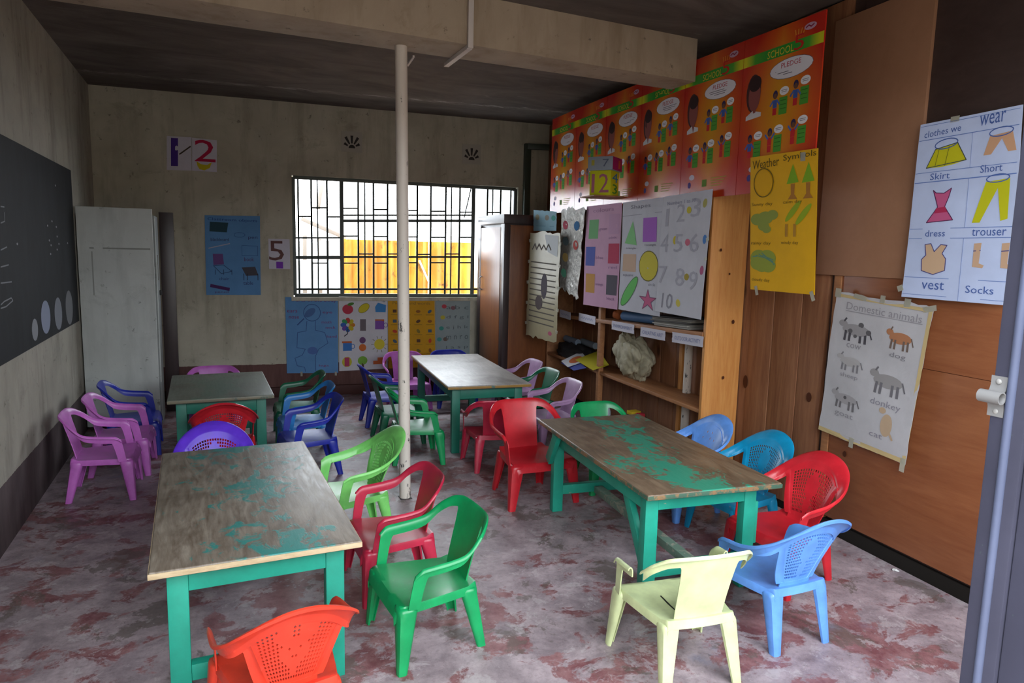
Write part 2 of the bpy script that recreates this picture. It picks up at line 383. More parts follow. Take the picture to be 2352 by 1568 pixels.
# front wall with the doorway the photographer stands in
DZ = 2.12
FY0, FY1 = .25, .45
FWX0, FWX1, FWZ0, FWZ1 = 2.0, 3.8, .85, 2.5  # unseen front window, assumed and made tall to bring in daylight
FTZ = 2.5                       # unseen gap above the lintel, opened up for steeper daylight
DX0, DX1 = .42, at(2281, 884, 1, FY1).x + .055
bm = bmesh.new()
for lo, hi in (((LX-.2, FY0, -.1), (DX0, FY1, HC)), ((DX1, FY0, -.1), (FWX0, FY1, HC)), ((FWX1, FY0, -.1), (4.2, FY1, HC)),
               ((DX0, FY0, FTZ), (DX1, FY1, HC)), ((FWX0, FY0, -.1), (FWX1, FY1, FWZ0)), ((FWX0, FY0, FWZ1), (FWX1, FY1, HC))): bm_box(bm, lo, hi)
struct(put('wall_front', bm, M_LEFT, smooth=False))
portal('door_daylight_portal', ((DX0+DX1)/2, FY0, FTZ/2), (math.pi/2, 0, 0), DX1-DX0, FTZ)
portal('unseen_window_daylight_portal', ((FWX0+FWX1)/2, FY0, (FWZ0+FWZ1)/2), (math.pi/2, 0, 0), FWX1-FWX0, FWZ1-FWZ0)
_p = backp((WXL+WXR)/2, (WZ0+WZ1)/2, -.2)
portal('back_window_daylight_portal', _p, (-math.pi/2, 0, math.atan(BS)), WXR-WXL, WZ1-WZ0)
# portals shine along local -Z: towards the room
# ceiling beam
bm = bmesh.new(); ZB = 2.60
pA, pB = fl(444, 0, ZB), fl(1600, 188, ZB); qA, qB = fl(103, 0, ZB), fl(1570, 210, ZB)
def lin(a, b, x): return a.y + (b.y-a.y)*(x-a.x)/(b.x-a.x)
xs0, xs1 = LX-.02, RX(3.8)-.30
P = [(xs0, lin(pA, pB, xs0), ZB), (xs1, lin(pA, pB, xs1), ZB), (xs1, lin(qA, qB, xs1), ZB), (xs0, lin(qA, qB, xs0), ZB)]
beam = struct(hexa('trim_1', P, (0, 0, HC-ZB+.03), M_BEAM, None, .006))
beam['label'] = 'beige plastered ceiling beam across the room'
# outside ground and outside ceiling overhang none
struct(box('ground', (-12, -14, -.16), (16, 22, -.105), M_CONC, bevel=0))

# unseen wall added behind the camera to hold back low sky light
struct(box('wall_light_blocker', (-9, -7.5, -.1), (13, -7.2, 3.0), M_CONC, bevel=0))

# steel door jamb at the right edge with its bolt keeper
jf = at(2281, 884, 1, FY1); JX = jf.x
jamb = empty('door_1', (JX, FY1, 0)); struct(jamb)
def jbox(name, lo, hi, mat, bevel=.002): return box(name, Vector(lo)-Vector((JX, FY1, 0)), Vector(hi)-Vector((JX, FY1, 0)), mat, jamb, bevel)
jbox('door_frame', (JX, FY1-.035, 0), (JX+.06, FY1, DZ), M_STEEL)
jbox('door_frame', (JX+.004, FY0-.01, 0), (JX+.06, FY1-.036, DZ), M_STEEL)
jl = at(2326, 884, 1, FY1-.016)
tube('frame_bead', [(-.0008, -.019, 0), (-.0008, -.019, DZ)], .0042, M_STEELH, jamb)
jbox('lintel', (DX0, FY0+.02, DZ-.04), (JX, FY1, DZ), M_STEEL)
jbox('door_frame', (DX0, FY0+.02, 0), (DX0+.05, FY1, DZ-.041), M_STEEL)
kp = at(2284, 912, 1, FY1-.008) - Vector((JX, FY1, 0)); kz = kp.z
keeper = empty('bolt_keeper', (0, 0, 0)); keeper.parent = jamb
bm = bmesh.new(); R_ = .0066; n = 18
ring = []
for yy in (.012, -.010):
    ring.append([Vector((-.0095+R_*math.cos(2*math.pi*k/n), yy-.006, kz+R_*math.sin(2*math.pi*k/n))) for k in range(n+1)])
bm_grid(bm, ring); solid(bm, .0012); kt = put('keeper_tube', bm, flat('#6a6867', .45, 'zinc_metal'), jamb)
for s in (1, -1):
    bm = bmesh.new()
    pts = [(-.0055, kz+s*.004), (-.002, kz+s*.007), (-.0006, kz+s*.012), (-.0006, kz+s*.021)]
    bm_grid(bm, [[Vector((x, yy, z)) for x, z in pts] for yy in (.002, -.005, -.014)]); solid(bm, .001)
    put('keeper_flange', bm, flat('#6a6867', .45, 'zinc_metal'), jamb)
    bm = bmesh.new(); bmesh.ops.create_uvsphere(bm, u_segments=12, v_segments=8, radius=.003, matrix=Matrix.Translation((-.0012, -.006, kz+s*.0155)) @ Matrix.Diagonal((.5, 1, 1, 1))); put('screw', bm, flat('#7f7c79', .35), jamb)
bpy.data.objects.remove(keeper)

# ------------------------------------------------------------------ window grille in the back wall
win = empty('window_1', backp((WXL+WXR)/2, WZ0)); struct(win); win['label'] = 'barred steel window in the back wall'
wi = win.matrix_basis.inverted() if False else Matrix.Translation(-win.location)
def wpt(px, py, off=-.06): return wi @ bw(px, py, off)
def wbar(name, a, b, w, d=.012, mat=None): return bar(name, a, b, w, d, mat or M_BARS, win, .0015, up=NB)
# frame follows the opening
fr = [wi @ backp(WXL+.015, WZ0+.015, -.06), wi @ backp(WXR-.015, WZ0+.015, -.06), wi @ backp(WXR-.015, WZ1-.015, -.06), wi @ backp(WXL+.015, WZ1-.015, -.06)]
for i in range(4): wbar('window_frame', fr[i], fr[(i+1) % 4], .035, .05, M_FRAME)
zt_, zb_ = WZ1-.03, WZ0+.03
def vbar(px, w, name='bar', y0=None, y1=None, mat=None):
    p = wpt(px, 545); z0 = zb_-win.location.z if y1 is None else wpt(px, y1).z; z1 = zt_-win.location.z if y0 is None else wpt(px, y0).z
    return wbar(name, Vector((p.x, p.y, z0)), Vector((p.x, p.y, z1)), w, .014, mat)
for px in (716, 752, 823, 858, 890, 925, 958, 989, 1023, 1055, 1118, 1148): vbar(px, .019)
for px in (730, 838, 1036, 1130): vbar(px, .013)
vbar(686, .018); vbar(1171, .018)
for px in (785, 1086): vbar(px, .04, 'mullion', mat=M_FRAME)
def hbar(x0, x1, yy, w, name='bar', mat=None): return wbar(name, wpt(x0, yy), wpt(x1, yy), w, .013, mat)
hbar(786, 1086, 507, .03, 'transom', M_FRAME); hbar(677, 785, 591, .032, 'transom', M_FRAME); hbar(786, 1086, 590, .02)
hbar(677, 1180, 664, .02); hbar(677, 785, 546, .016)
for x0, x1, yy in ((716, 752, 477), (686, 716, 497), (752, 785, 498), (788, 823, 478), (858, 890, 481), (788, 1086, 494), (788, 823, 542), (858, 890, 543), (823, 858, 583), (890, 925, 583), (716, 752, 604), (788, 823, 604), (858, 890, 604), (925, 958, 483), (989, 1023, 485), (1055, 1086, 487), (925, 958, 544), (989, 1023, 545), (1055, 1086, 545), (958, 989, 584), (1023, 1055, 583), (925, 958, 603), (989, 1023, 603), (1055, 1086, 603), (1118, 1148, 488)):
    hbar(x0, x1, yy, .014)
for x0, x1, y0, y1 in ((1090, 1116, 430, 660), (1120, 1146, 430, 660), (1150, 1170, 430, 660), (688, 714, 598, 662), (718, 750, 598, 662), (754, 782, 598, 662)):
    hexa('pane', [wpt(x0, y0, -.085), wpt(x1, y0, -.085), wpt(x1, y1, -.085), wpt(x0, y1, -.085)], -NB*.004, M_GLASS, win)
bar('window_stay', wpt(1082, 432, -.03), wpt(1066, 500, -.03), .012, .012, M_BARS, win)
sill = hexa('window_sill', [wi @ backp(WXL-.02, WZ0-.035, .03), wi @ backp(WXR+.02, WZ0-.035, .03), wi @ backp(WXR+.02, WZ0, .03), wi @ backp(WXL-.02, WZ0, .03)], -NB*.08, M_BACKP, win)

# outside the window: yellow iron sheet fence, lean-to roof and wall
def op(px, py, yy): return at(px, py, 1, yy)
sheet = empty('iron_sheet_fence', op(785, 700, 8.7)); tag(sheet, 'yellow rust-streaked iron sheet fence outside the window', 'fence')
sheet.location.z = -.1
sz = op(930, 553, 8.7).z; x0 = op(785, 600, 8.7).x; x1 = op(1220, 600, 8.7).x; xm = op(985, 600, 8.7).x
for a_, b_ in ((x0, xm-.004), (xm+.004, x1)):
    bm = bmesh.new(); rows = []
    for zz in (0, sz*.5, sz+.1):
        rows.append([Vector((a_+(b_-a_)*k/60-x0, .012*math.sin(k*1.1), zz)) for k in range(61)])
    bm_grid(bm, rows); solid(bm, .003); put('iron_sheet', bm, M_RUST, sheet)
bar('fence_stick', op(963, 598, 8.62)-sheet.location, op(987, 652, 8.62)-sheet.location, .03, .02, flat('#d9d6d0', .7), sheet)
bm = bmesh.new()
rows = [[op(733+k*1.0, 552+j*24+1.5*math.sin(k*.9+j), 9.0) for k in range(54)] for j in range(3)]
bm_grid(bm, rows); solid(bm, .004); tag(put('corrugated_sheet', bm, flat('#9a9a9c', .5, 'galvanised_sheet')), 'grey corrugated roofing sheet beyond the window bars', 'metal sheet')
_c = bpy.data.objects['corrugated_sheet']
lean = empty('lean_to_roof_frame', op(700, 700, 9.1)); lean.location.z = -.1; tag(lean, 'rough timber frame of a lean-to outside the window', 'lean-to')
for a_, b_ in (((692, 502), (790, 545)), ((742, 405), (730, 480)), ((700, 540), (700, 760)), ((790, 540), (790, 760)), ((735, 548), (735, 760))):
    bar('rafter', op(*a_, 9.06)-lean.location, op(*b_, 9.06)-lean.location, .05, .05, flat('#7d756e', .8, 'weathered_timber'), lean)
tag(box('neighbour_wall', (op(660, 600, 9.3).x, 9.3, -.1), (op(782, 600, 9.3).x, 9.4, op(700, 598, 9.3).z), flat('#c9cdd0', .8, 'pale_render')), 'pale rendered wall low outside the window', 'wall')

# ------------------------------------------------------------------ pole and conduits
pole = empty('steel_pole', fl(930.5, 1142)); tag(pole, 'white chipped steel post propping the ceiling beam', 'post')
ptop = at(921, 104, 1, fl(921, 104, ZB).y); ptop = fl(921, 106, ZB) - pole.location
tube('post_shaft', [(0, 0, 0), ptop*.5, ptop], .034, M_POLE, pole, 24)
box('base_plate', (-.035, -.035, 0), (.035, .035, .004), flat('#3c3b3c', .5), pole, .001)
cond = empty('conduit', fl(1062, 112, ZB)); tag(cond, 'white cable trunking bent around the ceiling beam', 'conduit')
c0 = fl(1063, 115, ZB)
yb = lin(pA, pB, c0.x)-.012
top = at(1064, 8, 1, yb); ft = fl(1080, -14, HC-.012)
co_ = cond.location
mW = flat('#cfc6c0', .5, 'white_trunking')
bar('trunking', Vector((c0.x, yb, ZB-.02))-co_, Vector((c0.x, yb, HC-.002))-co_, .03, .02, mW, cond, .002)
bar('trunking', Vector((c0.x, yb-.01, HC-.013))-co_, Vector((c0.x+.02, yb-.6, HC-.013))-co_, .03, .022, mW, cond, .002)
c1 = fl(1022, 149, ZB-.012)
bar('trunking', Vector((c0.x, yb+.01, ZB-.012))-co_, Vector((c0.x, c1.y, ZB-.012))-co_, .03, .022, mW, cond, .002)
bc = empty('bracket', fl(948, 128, ZB)); tag(bc, 'thin white bracket under the beam beside the post', 'bracket')
bar('strip', Vector((0, -.02, -.008)), fl(936, 150, ZB-.02)-bc.location, .012, .012, mW, bc, .001)

# ------------------------------------------------------------------ posters and paper
TXT = {}
def text_mesh(s):
    if s not in TXT:
        cu = bpy.data.curves.new('t', 'FONT'); cu.body = s; cu.resolution_u = 2; cu.size = 1
        ob = bpy.data.objects.new('t', cu); COL.objects.link(ob)
        bpy.context.view_layer.update()
        me = ob.to_mesh(); vv = [v.co.copy() for v in me.vertices]; ff = [tuple(p.vertices) for p in me.polygons]
        ob.to_mesh_clear(); bpy.data.objects.remove(ob); bpy.data.curves.remove(cu)
        xs = [v.x for v in vv]; ys = [v.y for v in vv]
        TXT[s] = (vv, ff, min(xs), max(xs), min(ys), max(ys))
    return TXT[s]
class Poster:
    """a sheet between four 3-D corners (TL, TR, BR, BL); drawings are laid on it in sheet coordinates s (right), t (up)"""
    def __init__(self, name, corners, normal, mat, label, cat='poster', group=None, bulge=.004, thick=.0012, seg=10, ragged=0.0, curl=0.0):
        self.TL, self.TR, self.BR, self.BL = [Vector(c) for c in corners]
        self.n = Vector(normal).normalized(); self.org = self.BL.copy(); self.bulge = bulge; self.curl = curl; self.seed = random.random()*50
        self.root = empty(name, self.org); tag(self.root, label, cat, group)
        self.items = {}; self.thick = thick; self.mw = (self.TR-self.TL).length; self.mh = (self.TL-self.BL).length
        bm = bmesh.new(); uvl = bm.loops.layers.uv.new('UVMap'); rows = []
        for j in range(seg+1):
            row = []
            for i in range(seg+1):
                s, t = i/seg, j/seg
                if ragged:
                    s2 = s + (ragged*noise.noise(Vector((i*3.1, j*.9, self.seed))) if i in (0, seg) else 0)
                    t2 = t + (ragged*noise.noise(Vector((i*.9, j*3.1, self.seed+9))) if j in (0, seg) else 0)
                else: s2, t2 = s, t
                row.append((self.P(s2, t2, 0), (s, t)))
            rows.append(row)
        V = [[bm.verts.new(p) for p, _ in r] for r in rows]
        for j in range(seg):
            for i in range(seg):
                f = bm.faces.new((V[j][i], V[j][i+1], V[j+1][i+1], V[j+1][i]))
                for l, (a, b) in zip(f.loops, ((j, i), (j, i+1), (j+1, i+1), (j+1, i))): l[uvl].uv = rows[a][b][1]
        if bm.faces[:] : bm.normal_update(); bm.faces.ensure_lookup_table()
        if bm.faces[0].normal.dot(self.n) < 0: bmesh.ops.reverse_faces(bm, faces=bm.faces[:])
        bmesh.ops.solidify(bm, geom=bm.faces[:], thickness=thick)
        put('sheet', bm, mat, self.root, uv=True, angle=60)
    def P(self, s, t, off):
        p = (self.BL*(1-s)+self.BR*s)*(1-t) + (self.TL*(1-s)+self.TR*s)*t
        b = self.bulge*(.5+.5*noise.noise(Vector((s*2.3, t*2.3, self.seed)))) + self.curl*(1-t)**3
        return p + self.n*(off+b) - self.org
    SINGLE = {'colour_patch', 'text_box', 'circle_patch', 'small_drawing', 'chalk_oval', 'egg_drawing', 'tree_drawing2'}
    def _bm(self, name):
        if name in self.SINGLE: name = '%s#%d' % (name, len(self.items))
        if name not in self.items: self.items[name] = (bmesh.new(), [], [0])
        return self.items[name]
    def poly(self, name, pts, col):
        bm, mats, lvl = self._bm(name)
        m = col if not isinstance(col, str) else flat(col)
        if m not in mats: mats.append(m)
        # finely split wide shapes so that they follow the sheet
        lvl[0] += 1; off = .0011 + .00004*lvl[0]
        uvl = bm.loops.layers.uv.verify()
        ss = [p[0] for p in pts]; s0, s1 = min(ss), max(ss)
        vs_ = [bm.verts.new(self.P(s, t, off)) for s, t in pts]
        try: f = bm.faces.new(vs_)
        except ValueError: return
        f.material_index = mats.index(m)
        for l, (s, t) in zip(f.loops, pts): l[uvl].uv = ((s-s0)/max(1e-6, s1-s0), t)
    def rect(self, name, s0, t0, s1, t1, col):
        k = 5; pts = [(s0+(s1-s0)*i/k, t0) for i in range(k+1)] + [(s1-(s1-s0)*i/k, t1) for i in range(k+1)]
        self.poly(name, pts, col)
    def ell(self, name, s, t, rs, rt, col, rot=0.0, n=20):
        a = self.mh/self.mw; pts = []
        for k in range(n):
            x, y = rs*math.cos(2*math.pi*k/n), rt*math.sin(2*math.pi*k/n)*a
            c, d = math.cos(rot), math.sin(rot); pts.append((s+x*c-y*d, t+(x*d+y*c)/a))
        self.poly(name, pts, col)
    def line(self, name, pts, w, col):
        a = self.mh/self.mw
        for (s0, t0), (s1, t1) in zip(pts, pts[1:]):
            d = Vector((s1-s0, (t1-t0)*a)); L = d.length
            if L < 1e-6: continue
            d /= L; nx, ny = -d.y*w/2, d.x*w/2/a; e = d*w*.3
            self.poly(name, [(s0-e.x+nx, t0-e.y/a+ny), (s0-e.x-nx, t0-e.y/a-ny), (s1+e.x-nx, t1+e.y/a-ny), (s1+e.x+nx, t1+e.y/a+ny)], col)
    def ring(self, name, s, t, rs, rt, w, col, rot=0.0, n=22):
        a = self.mh/self.mw; pts = []
        for k in range(n+1):
            x, y = rs*math.cos(2*math.pi*k/n), rt*math.sin(2*math.pi*k/n)*a
            c, d = math.cos(rot), math.sin(rot); pts.append((s+x*c-y*d, t+(x*d+y*c)/a))
        self.line(name, pts, w, col)
    def outline(self, name, pts, w, col): self.line(name, pts+pts[:1], w, col)
    def text(self, s, s0, t0, s1, t1, col, name='lettering', slope=0.0, slant=0.0):
        bm, mats, lvl = self._bm(name); m = flat(col)
        if m not in mats: mats.append(m)
        lvl[0] += 1; off = .0013 + .00004*lvl[0]
        vv, ff, x0, x1, y0, y1 = text_mesh(s); mi = mats.index(m); V = []
        for v in vv:
            a, b = (v.x-x0)/(x1-x0), (v.y-y0)/max(1e-6, y1-y0)
            V.append(bm.verts.new(self.P(s0+(s1-s0)*a+slant*b, t0+(t1-t0)*b+slope*a, off)))
        for f in ff:
            try: bm.faces.new([V[i] for i in f]).material_index = mi
            except ValueError: pass
    def tape(self, s, t, w, h, rot=0.0):
        a = self.mh/self.mw; bm = bmesh.new(); q = []
        for x, y in ((-w/2, -h/2), (w/2, -h/2), (w/2, h/2), (-w/2, h/2)):
            c, d = math.cos(rot), math.sin(rot); q.append(self.P(s+x*c-y*d*a, t+(x*d/a+y*c), .002))
        bm.faces.new([bm.verts.new(p) for p in q]); bmesh.ops.solidify(bm, geom=bm.faces[:], thickness=.0008); put('tape', bm, M_TAPE, self.root)
    def done(self):
        for k, (bm, mats, _) in self.items.items():
            bm.normal_update()
            for f in bm.faces:
                if f.normal.dot(self.n) < 0: f.normal_flip()
            nm = k.split('#')[0]
            o = put(nm, bm, mats, self.root, smooth=False, uv=True)
            if nm in ('lettering', 'fine_print', 'ruled_lines', 'ruled_line', 'chalk_line', 'logo_mark', 'stain', 'tape_border', 'chalk_dot'): o['kind'] = 'stuff'
        self.items = {}; return self.root
INK, BLUEINK, REDINK = '#3a3a3f', '#2e4a94', '#8f2f3f'

# --- six pledge posters on the right wall
pedge = [1268, 1325, 1393, 1474, 1573, 1706, 1890]
ptops = [(1268, 275), (1325, 250), (1393, 222), (1474, 190), (1573, 148), (1706, 96), (1890, 25)]
pbots = [(1268, 490), (1325, 484), (1393, 476), (1474, 466), (1573, 458), (1706, 446), (1890, 425)]
MP, MB = m_pledge(), m_band()
plabels = ['orange pledge poster at the far end of the row, nearest the back wall', 'second orange pledge poster from the back wall', 'third orange pledge poster from the back wall', 'orange pledge poster just behind the beam end', 'orange pledge poster in front of the beam, second nearest', 'largest and nearest orange pledge poster, beside the tan hardboard']
def kid(p, s, t, h, var):
    nm = 'child_drawing#%g%g' % (s, t)
    p.ell(nm, s, t+h*.80, .030, h*.17, '#2e2350'); p.ell(nm, s, t+h*.74, .022, h*.11, '#6b4632')
    p.rect(nm, s-.026, t+h*.28, s+.026, t+h*.60, '#c8262a' if var else '#3b5aa6'); p.rect(nm, s-.024, t, s+.024, t+h*.27, '#c8262a')
    for q in (-1, 1):
        p.line(nm, [(s+q*.026, t+h*.56), (s+q*.058, t+h*(.40 if not var else .72))], .018, '#4a67b0')
for i in range(6):
    (ax, ay), (bx_, by) = ptops[i], ptops[i+1]; (cx_, cy_), (dx_, dy_) = pbots[i], pbots[i+1]
    off = .292 if i < 5 else .294
    TLp, TRp, BRp, BLp = rw(ax, ay, off), rw(bx_, by, off), rw(dx_, dy_, off), rw(cx_, cy_, off)
    ytl = (TLp.y+BLp.y)/2; ytr = (TRp.y+BRp.y)/2
    zt = min(HC-.008, (TLp.z+TRp.z)/2+.0); zbm = (BLp.z+BRp.z)/2
    zl_t, zr_t = min(HC-.006, TLp.z), min(HC-.006, TRp.z)
    C4 = [rp(ytl-.002, zl_t, off), rp(ytr+.002, zr_t, off), rp(ytr+.002, BRp.z, off), rp(ytl-.002, BLp.z, off)]
    p = Poster('pledge_poster', C4, NR, MP, plabels[i], 'poster', 'row of orange pledge posters', .002, .008, 6)
    p.rect('print_band', 0, .82, 1, .885, MB)
    p.text('SCHOOL', .33, .828, .66, .872, '#d9c332'); p.text('5', .66, .825, .78, .915, '#c02418')
    for k in range(4): p.line('logo_mark', [(.68+.025*k, .905), (.665+.04*k, .945)], .012, '#e08a2a')
    p.ell('logo_mark', .84, .94, .07, .02, '#c9a0b8'); p.line('logo_mark', [(.79, .938), (.82, .947), (.85, .936), (.88, .946)], .012, '#8f2440')
    p.ell('portrait_print', .17, .64, .10, .12, '#4a2320'); p.ell('portrait_print', .185, .625, .082, .10, '#8c4a44'); p.ell('portrait_print', .185, .70, .085, .05, '#33191a')
    p.poly('portrait_print', [(.08, .50), (.17, .53), (.29, .51), (.29, .485), (.08, .475)], '#d8d3d6'); p.poly('portrait_print', [(.15, .58), (.23, .58), (.20, .475)], '#8c4a44')
    p.ell('speech_bubble', .64, .735, .265, .062, '#5b5560'); p.ell('speech_bubble', .64, .735, .26, .059, '#e6e2ea')
    p.text('PLEDGE', .52, .745, .76, .775, '#b01f3a')
    for r, (l0, l1) in enumerate(((.45, .83), (.48, .80), (.55, .73))): p.line('fine_print', [(l0, .731-.013*r), (l1, .731-.013*r)], .006, '#6a6672')
    for k, (s, t) in enumerate(((.47, .47), (.72, .50), (.16, .23), (.43, .245), (.72, .27))):
        kid(p, s, t, .155, k > 2)
        p.rect('text_box', s+.055, t-.005, s+.155, t+.10, '#4f9a2e')
        for r in range(3): p.line('fine_print', [(s+.07, t+.08-.025*r), (s+.14, t+.08-.025*r)], .006, '#2f6a1e')
        p.ell('speech_bubble#%d' % k, s+.11, t+.135, .058, .026, '#efecee'); p.line('fine_print', [(s+.075, t+.14), (s+.145, t+.14)], .005, '#777580'); p.line('fine_print', [(s+.08, t+.13), (s+.14, t+.13)], .005, '#777580')
    p.ell('speech_bubble#z', .22, .155, .05, .02, '#d9cfe0'); p.ell('child_drawing#z', .18, .10, .03, .022, '#5a4a8f')
    p.rect('text_box', .42, .08, .50, .13, '#6f8f3a')
    for r in range(4): p.line('fine_print', [(.58, .135-.018*r), (.84-.03*r, .135-.018*r)], .008, '#b7a53a')
    p.done()

# --- weather symbols
p = Poster('weather_poster', [rw(1725, 362, .312), rw(1881, 340, .312), rw(1873, 677, .308), rw(1725, 664, .308)], NR, m_paper('yellow_poster_paper', '#e6ad08'), 'yellow weather symbols poster below the nearest pledge poster', bulge=.008)
p.text('Weather', .04, .905, .46, .97, '#5b4c10', slope=.01); p.text('Symbols', .52, .93, .98, .985, '#5b4c10', slope=.01)
p.ring('sun_drawing', .22, .80, .155, .105, .012, '#6d5a12'); p.ell('sun_drawing', .22, .80, .14, .095, '#dca40a')
for s in (.66, .88):
    p.poly('tree_drawing#%g' % s, [(s-.09, .775), (s+.085, .782), (s, .915)], '#7da81c'); p.poly('tree_drawing#%g' % s, [(s-.03, .775), (s+.03, .775), (s+.025, .70), (s+.07, .665), (s-.07, .665), (s-.025, .70)], '#a8702a')
p.text('Sunny day', .03, .625, .36, .655, '#6d5a12'); p.text('calm day', .52, .63, .80, .66, '#6d5a12')
for s, t, r in ((.12, .53, .11), (.25, .54, .12), (.36, .56, .09), (.22, .48, .09), (.27, .455, .07)): p.ell('cloud_drawing', s, t, r, r*.4, '#8a9440')
for s0, t0 in ((.67, .58), (.82, .555)): p.ell('windy_tree_drawing#%d' % (s0 > .7), s0, t0, .15, .025, '#93a81c', .75)
for s0 in (.58, .70): p.poly('windy_tree_drawing#%d' % (s0 > .6), [(s0-.02, .49), (s0+.02, .49), (s0+.02, .40), (s0-.02, .40)], '#b0802a')
p.text('rainy day', .02, .335, .34, .365, '#6d5a12'); p.text('windy day', .50, .34, .76, .37, '#6d5a12')
for s, t, r in ((.15, .24, .14), (.28, .24, .14), (.2, .2, .14), (.3, .19, .12), (.12, .2, .11)): p.ell('rain_cloud_drawing', s, t, r, r*.45, '#8f9838')
for k in range(4): p.line('rain_cloud_drawing', [(.05+.05*k, .25+.01*k), (.22+.06*k, .26-.02*k), (.38, .23-.012*k)], .01, '#5c8472')
p.text('cloudy day', .03, .06, .33, .09, '#6d5a12')
p.tape(.8, .955, .07, .06); p.tape(.11, -.005, .05, .07, .25); p.tape(.97, -.01, .05, .07, .4); p.done()

# --- clothes we wear
p = Poster('clothes_poster', [rw(2117, 287, .045), rw(2352, 240, .045), rw(2322, 702, .045), rw(2072, 681, .055)], NR, m_paper('pale_blue_poster_paper', '#c3cfee'), 'pale blue clothes we wear poster beside the steel door frame', bulge=.008)
B = '#4a62a0'
p.text('clothes we', .06, .918, .44, .955, B, slope=.008); p.text('wear', .62, .93, .86, .985, B, slope=.004)
for t, w in ((.985, .004), (.905, .006), (.72, .005), (.665, .008), (.40, .005), (.345, .005), (.12, .005), (.02, .004)): p.line('ruled_lines', [(.01, t), (.98, t)], w, '#5d78b8')
for a_, b_ in ((.905, .72), (.66, .40), (.345, .12), (.12, .0)): p.line('ruled_lines', [(.56, a_), (.56, b_)], .004, '#7d93c6')
p.poly('skirt_drawing', [(.12, .745), (.20, .845), (.42, .865), (.52, .765), (.40, .75), (.26, .742)], '#c3bd1c'); p.ring('skirt_drawing', .305, .868, .115, .026, .01, B, .08); p.outline('skirt_drawing', [(.12, .745), (.20, .845), (.42, .865), (.52, .765)], .008, '#3f4a4a')
for s in (.24, .34): p.line('skirt_drawing', [(s-.03, .748), (s, .85)], .006, '#6d7020')
p.text('Skirt', .17, .675, .37, .712, B)
p.poly('shorts_drawing', [(.68, .775), (.73, .87), (.93, .88), (.97, .78), (.90, .78), (.84, .85), (.75, .775)], '#c79a78'); p.ring('shorts_drawing', .83, .885, .105, .022, .009, B, .05); p.text('Short', .66, .685, .86, .725, B)
dress = [(.22, .615), (.25, .60), (.33, .595), (.40, .62), (.38, .57), (.35, .52), (.44, .445), (.18, .435), (.28, .52), (.25, .57)]
p.poly('dress_drawing', dress, '#c05a84'); p.outline('dress_drawing', dress, .008, '#5a2550'); p.poly('dress_drawing', [(.27, .515), (.355, .52), (.38, .49), (.25, .485)], '#b02f55'); p.text('dress', .18, .355, .38, .392, B)
tr = [(.62, .425), (.72, .635), (.93, .645), (.93, .44), (.87, .43), (.83, .60), (.69, .425)]
p.poly('trousers_drawing', tr, '#c2c01c'); p.ring('trousers_drawing', .825, .65, .10, .02, .009, B, .04); p.text('trouser', .63, .355, .93, .392, B)
vest = [(.19, .31), (.25, .315), (.29, .27), (.35, .31), (.41, .305), (.37, .26), (.41, .23), (.41, .165), (.30, .14), (.18, .16), (.17, .225), (.21, .25)]
p.poly('vest_drawing', vest, '#c9a888'); p.outline('vest_drawing', vest, .008, '#4c4a80'); p.text('vest', .20, .055, .42, .10, B)
for s in (.66, .90): p.poly('sock_drawing#%g' % s, [(s, .315), (s+.065, .318), (s+.055, .21), (s+.10, .20), (s+.09, .185), (s+.0, .19)], '#c4a184'); p.line('sock_drawing#%g' % s, [(s, .275), (s+.06, .278)], .008, '#4c4a80')
p.text('Socks', .62, .05, .86, .09, B)
p.tape(.37, .995, .09, .03); p.tape(-.02, .05, .06, .035, .4); p.done()

# --- domestic animals
p = Poster('animals_poster', [rw(1925, 668, .04), rw(2147, 705, .04), rw(2080, 1066, .04), rw(1882, 985, .04)], NR, m_paper('crumpled_laminated_paper', '#b9b6b8', .45, .6), 'crumpled domestic animals poster taped on the orange plywood', bulge=.014, ragged=.012, seg=14)
for pts in ([(0, 0), (1, 0), (1, .03), (0, .03)], [(.965, 0), (1, 0), (1, .97), (.965, .97)], [(0, .965), (1, .965), (1, .985), (0, .985)]): p.rect('tape_border', pts[0][0], pts[0][1], pts[2][0], pts[2][1], '#b9a374')
p.text('Domestic animals', .14, .89, .92, .94, '#8f8b90'); p.line('lettering', [(.14, .88), (.93, .885)], .006, '#8f8b90')
def beast(nm, s, t, w, h, col, leg='#4a474c', flip=1, ear=True):
    p.ell(nm, s, t, w*.5, h*.26, col); p.ell(nm, s-flip*w*.5, t+h*.22, w*.16, h*.15, col); p.poly(nm, [(s-flip*w*.5, t+h*.3), (s-flip*w*.32, t+h*.22), (s-flip*w*.22, t), (s-flip*w*.5, t+h*.1)], col)
    for k in (-.36, -.2, .18, .36): p.line(nm, [(s+w*k, t-h*.12), (s+w*k*1.05, t-h*.5)], w*.09, leg)
    p.line(nm, [(s+flip*w*.48, t+h*.08), (s+flip*w*.6, t-h*.25)], w*.05, leg)
    if ear: p.line(nm, [(s-flip*w*.46, t+h*.34), (s-flip*w*.40, t+h*.46)], w*.06, leg)
beast('cow_drawing', .28, .76, .30, .15, '#8f8b8c')
for a_, b_, r in ((.33, .80, .03), (.22, .75, .025), (.42, .76, .03), (.28, .72, .02)): p.ell('cow_drawing', a_, b_, r, r*.6, '#5a5759')
p.text('cow', .20, .635, .36, .665, '#8a868a')
beast('dog_drawing', .75, .77, .22, .14, '#a5704f', '#6b5a50'); p.text('dog', .67, .635, .83, .675, '#7b787d')
beast('sheep_drawing', .27, .54, .24, .12, '#a5a1a0', '#7a777a'); p.text('sheep', .17, .42, .38, .46, '#8f8b90')
beast('donkey_drawing', .70, .48, .30, .17, '#8e8a89', '#6a676b'); p.text('donkey', .56, .30, .87, .355, '#85818a')
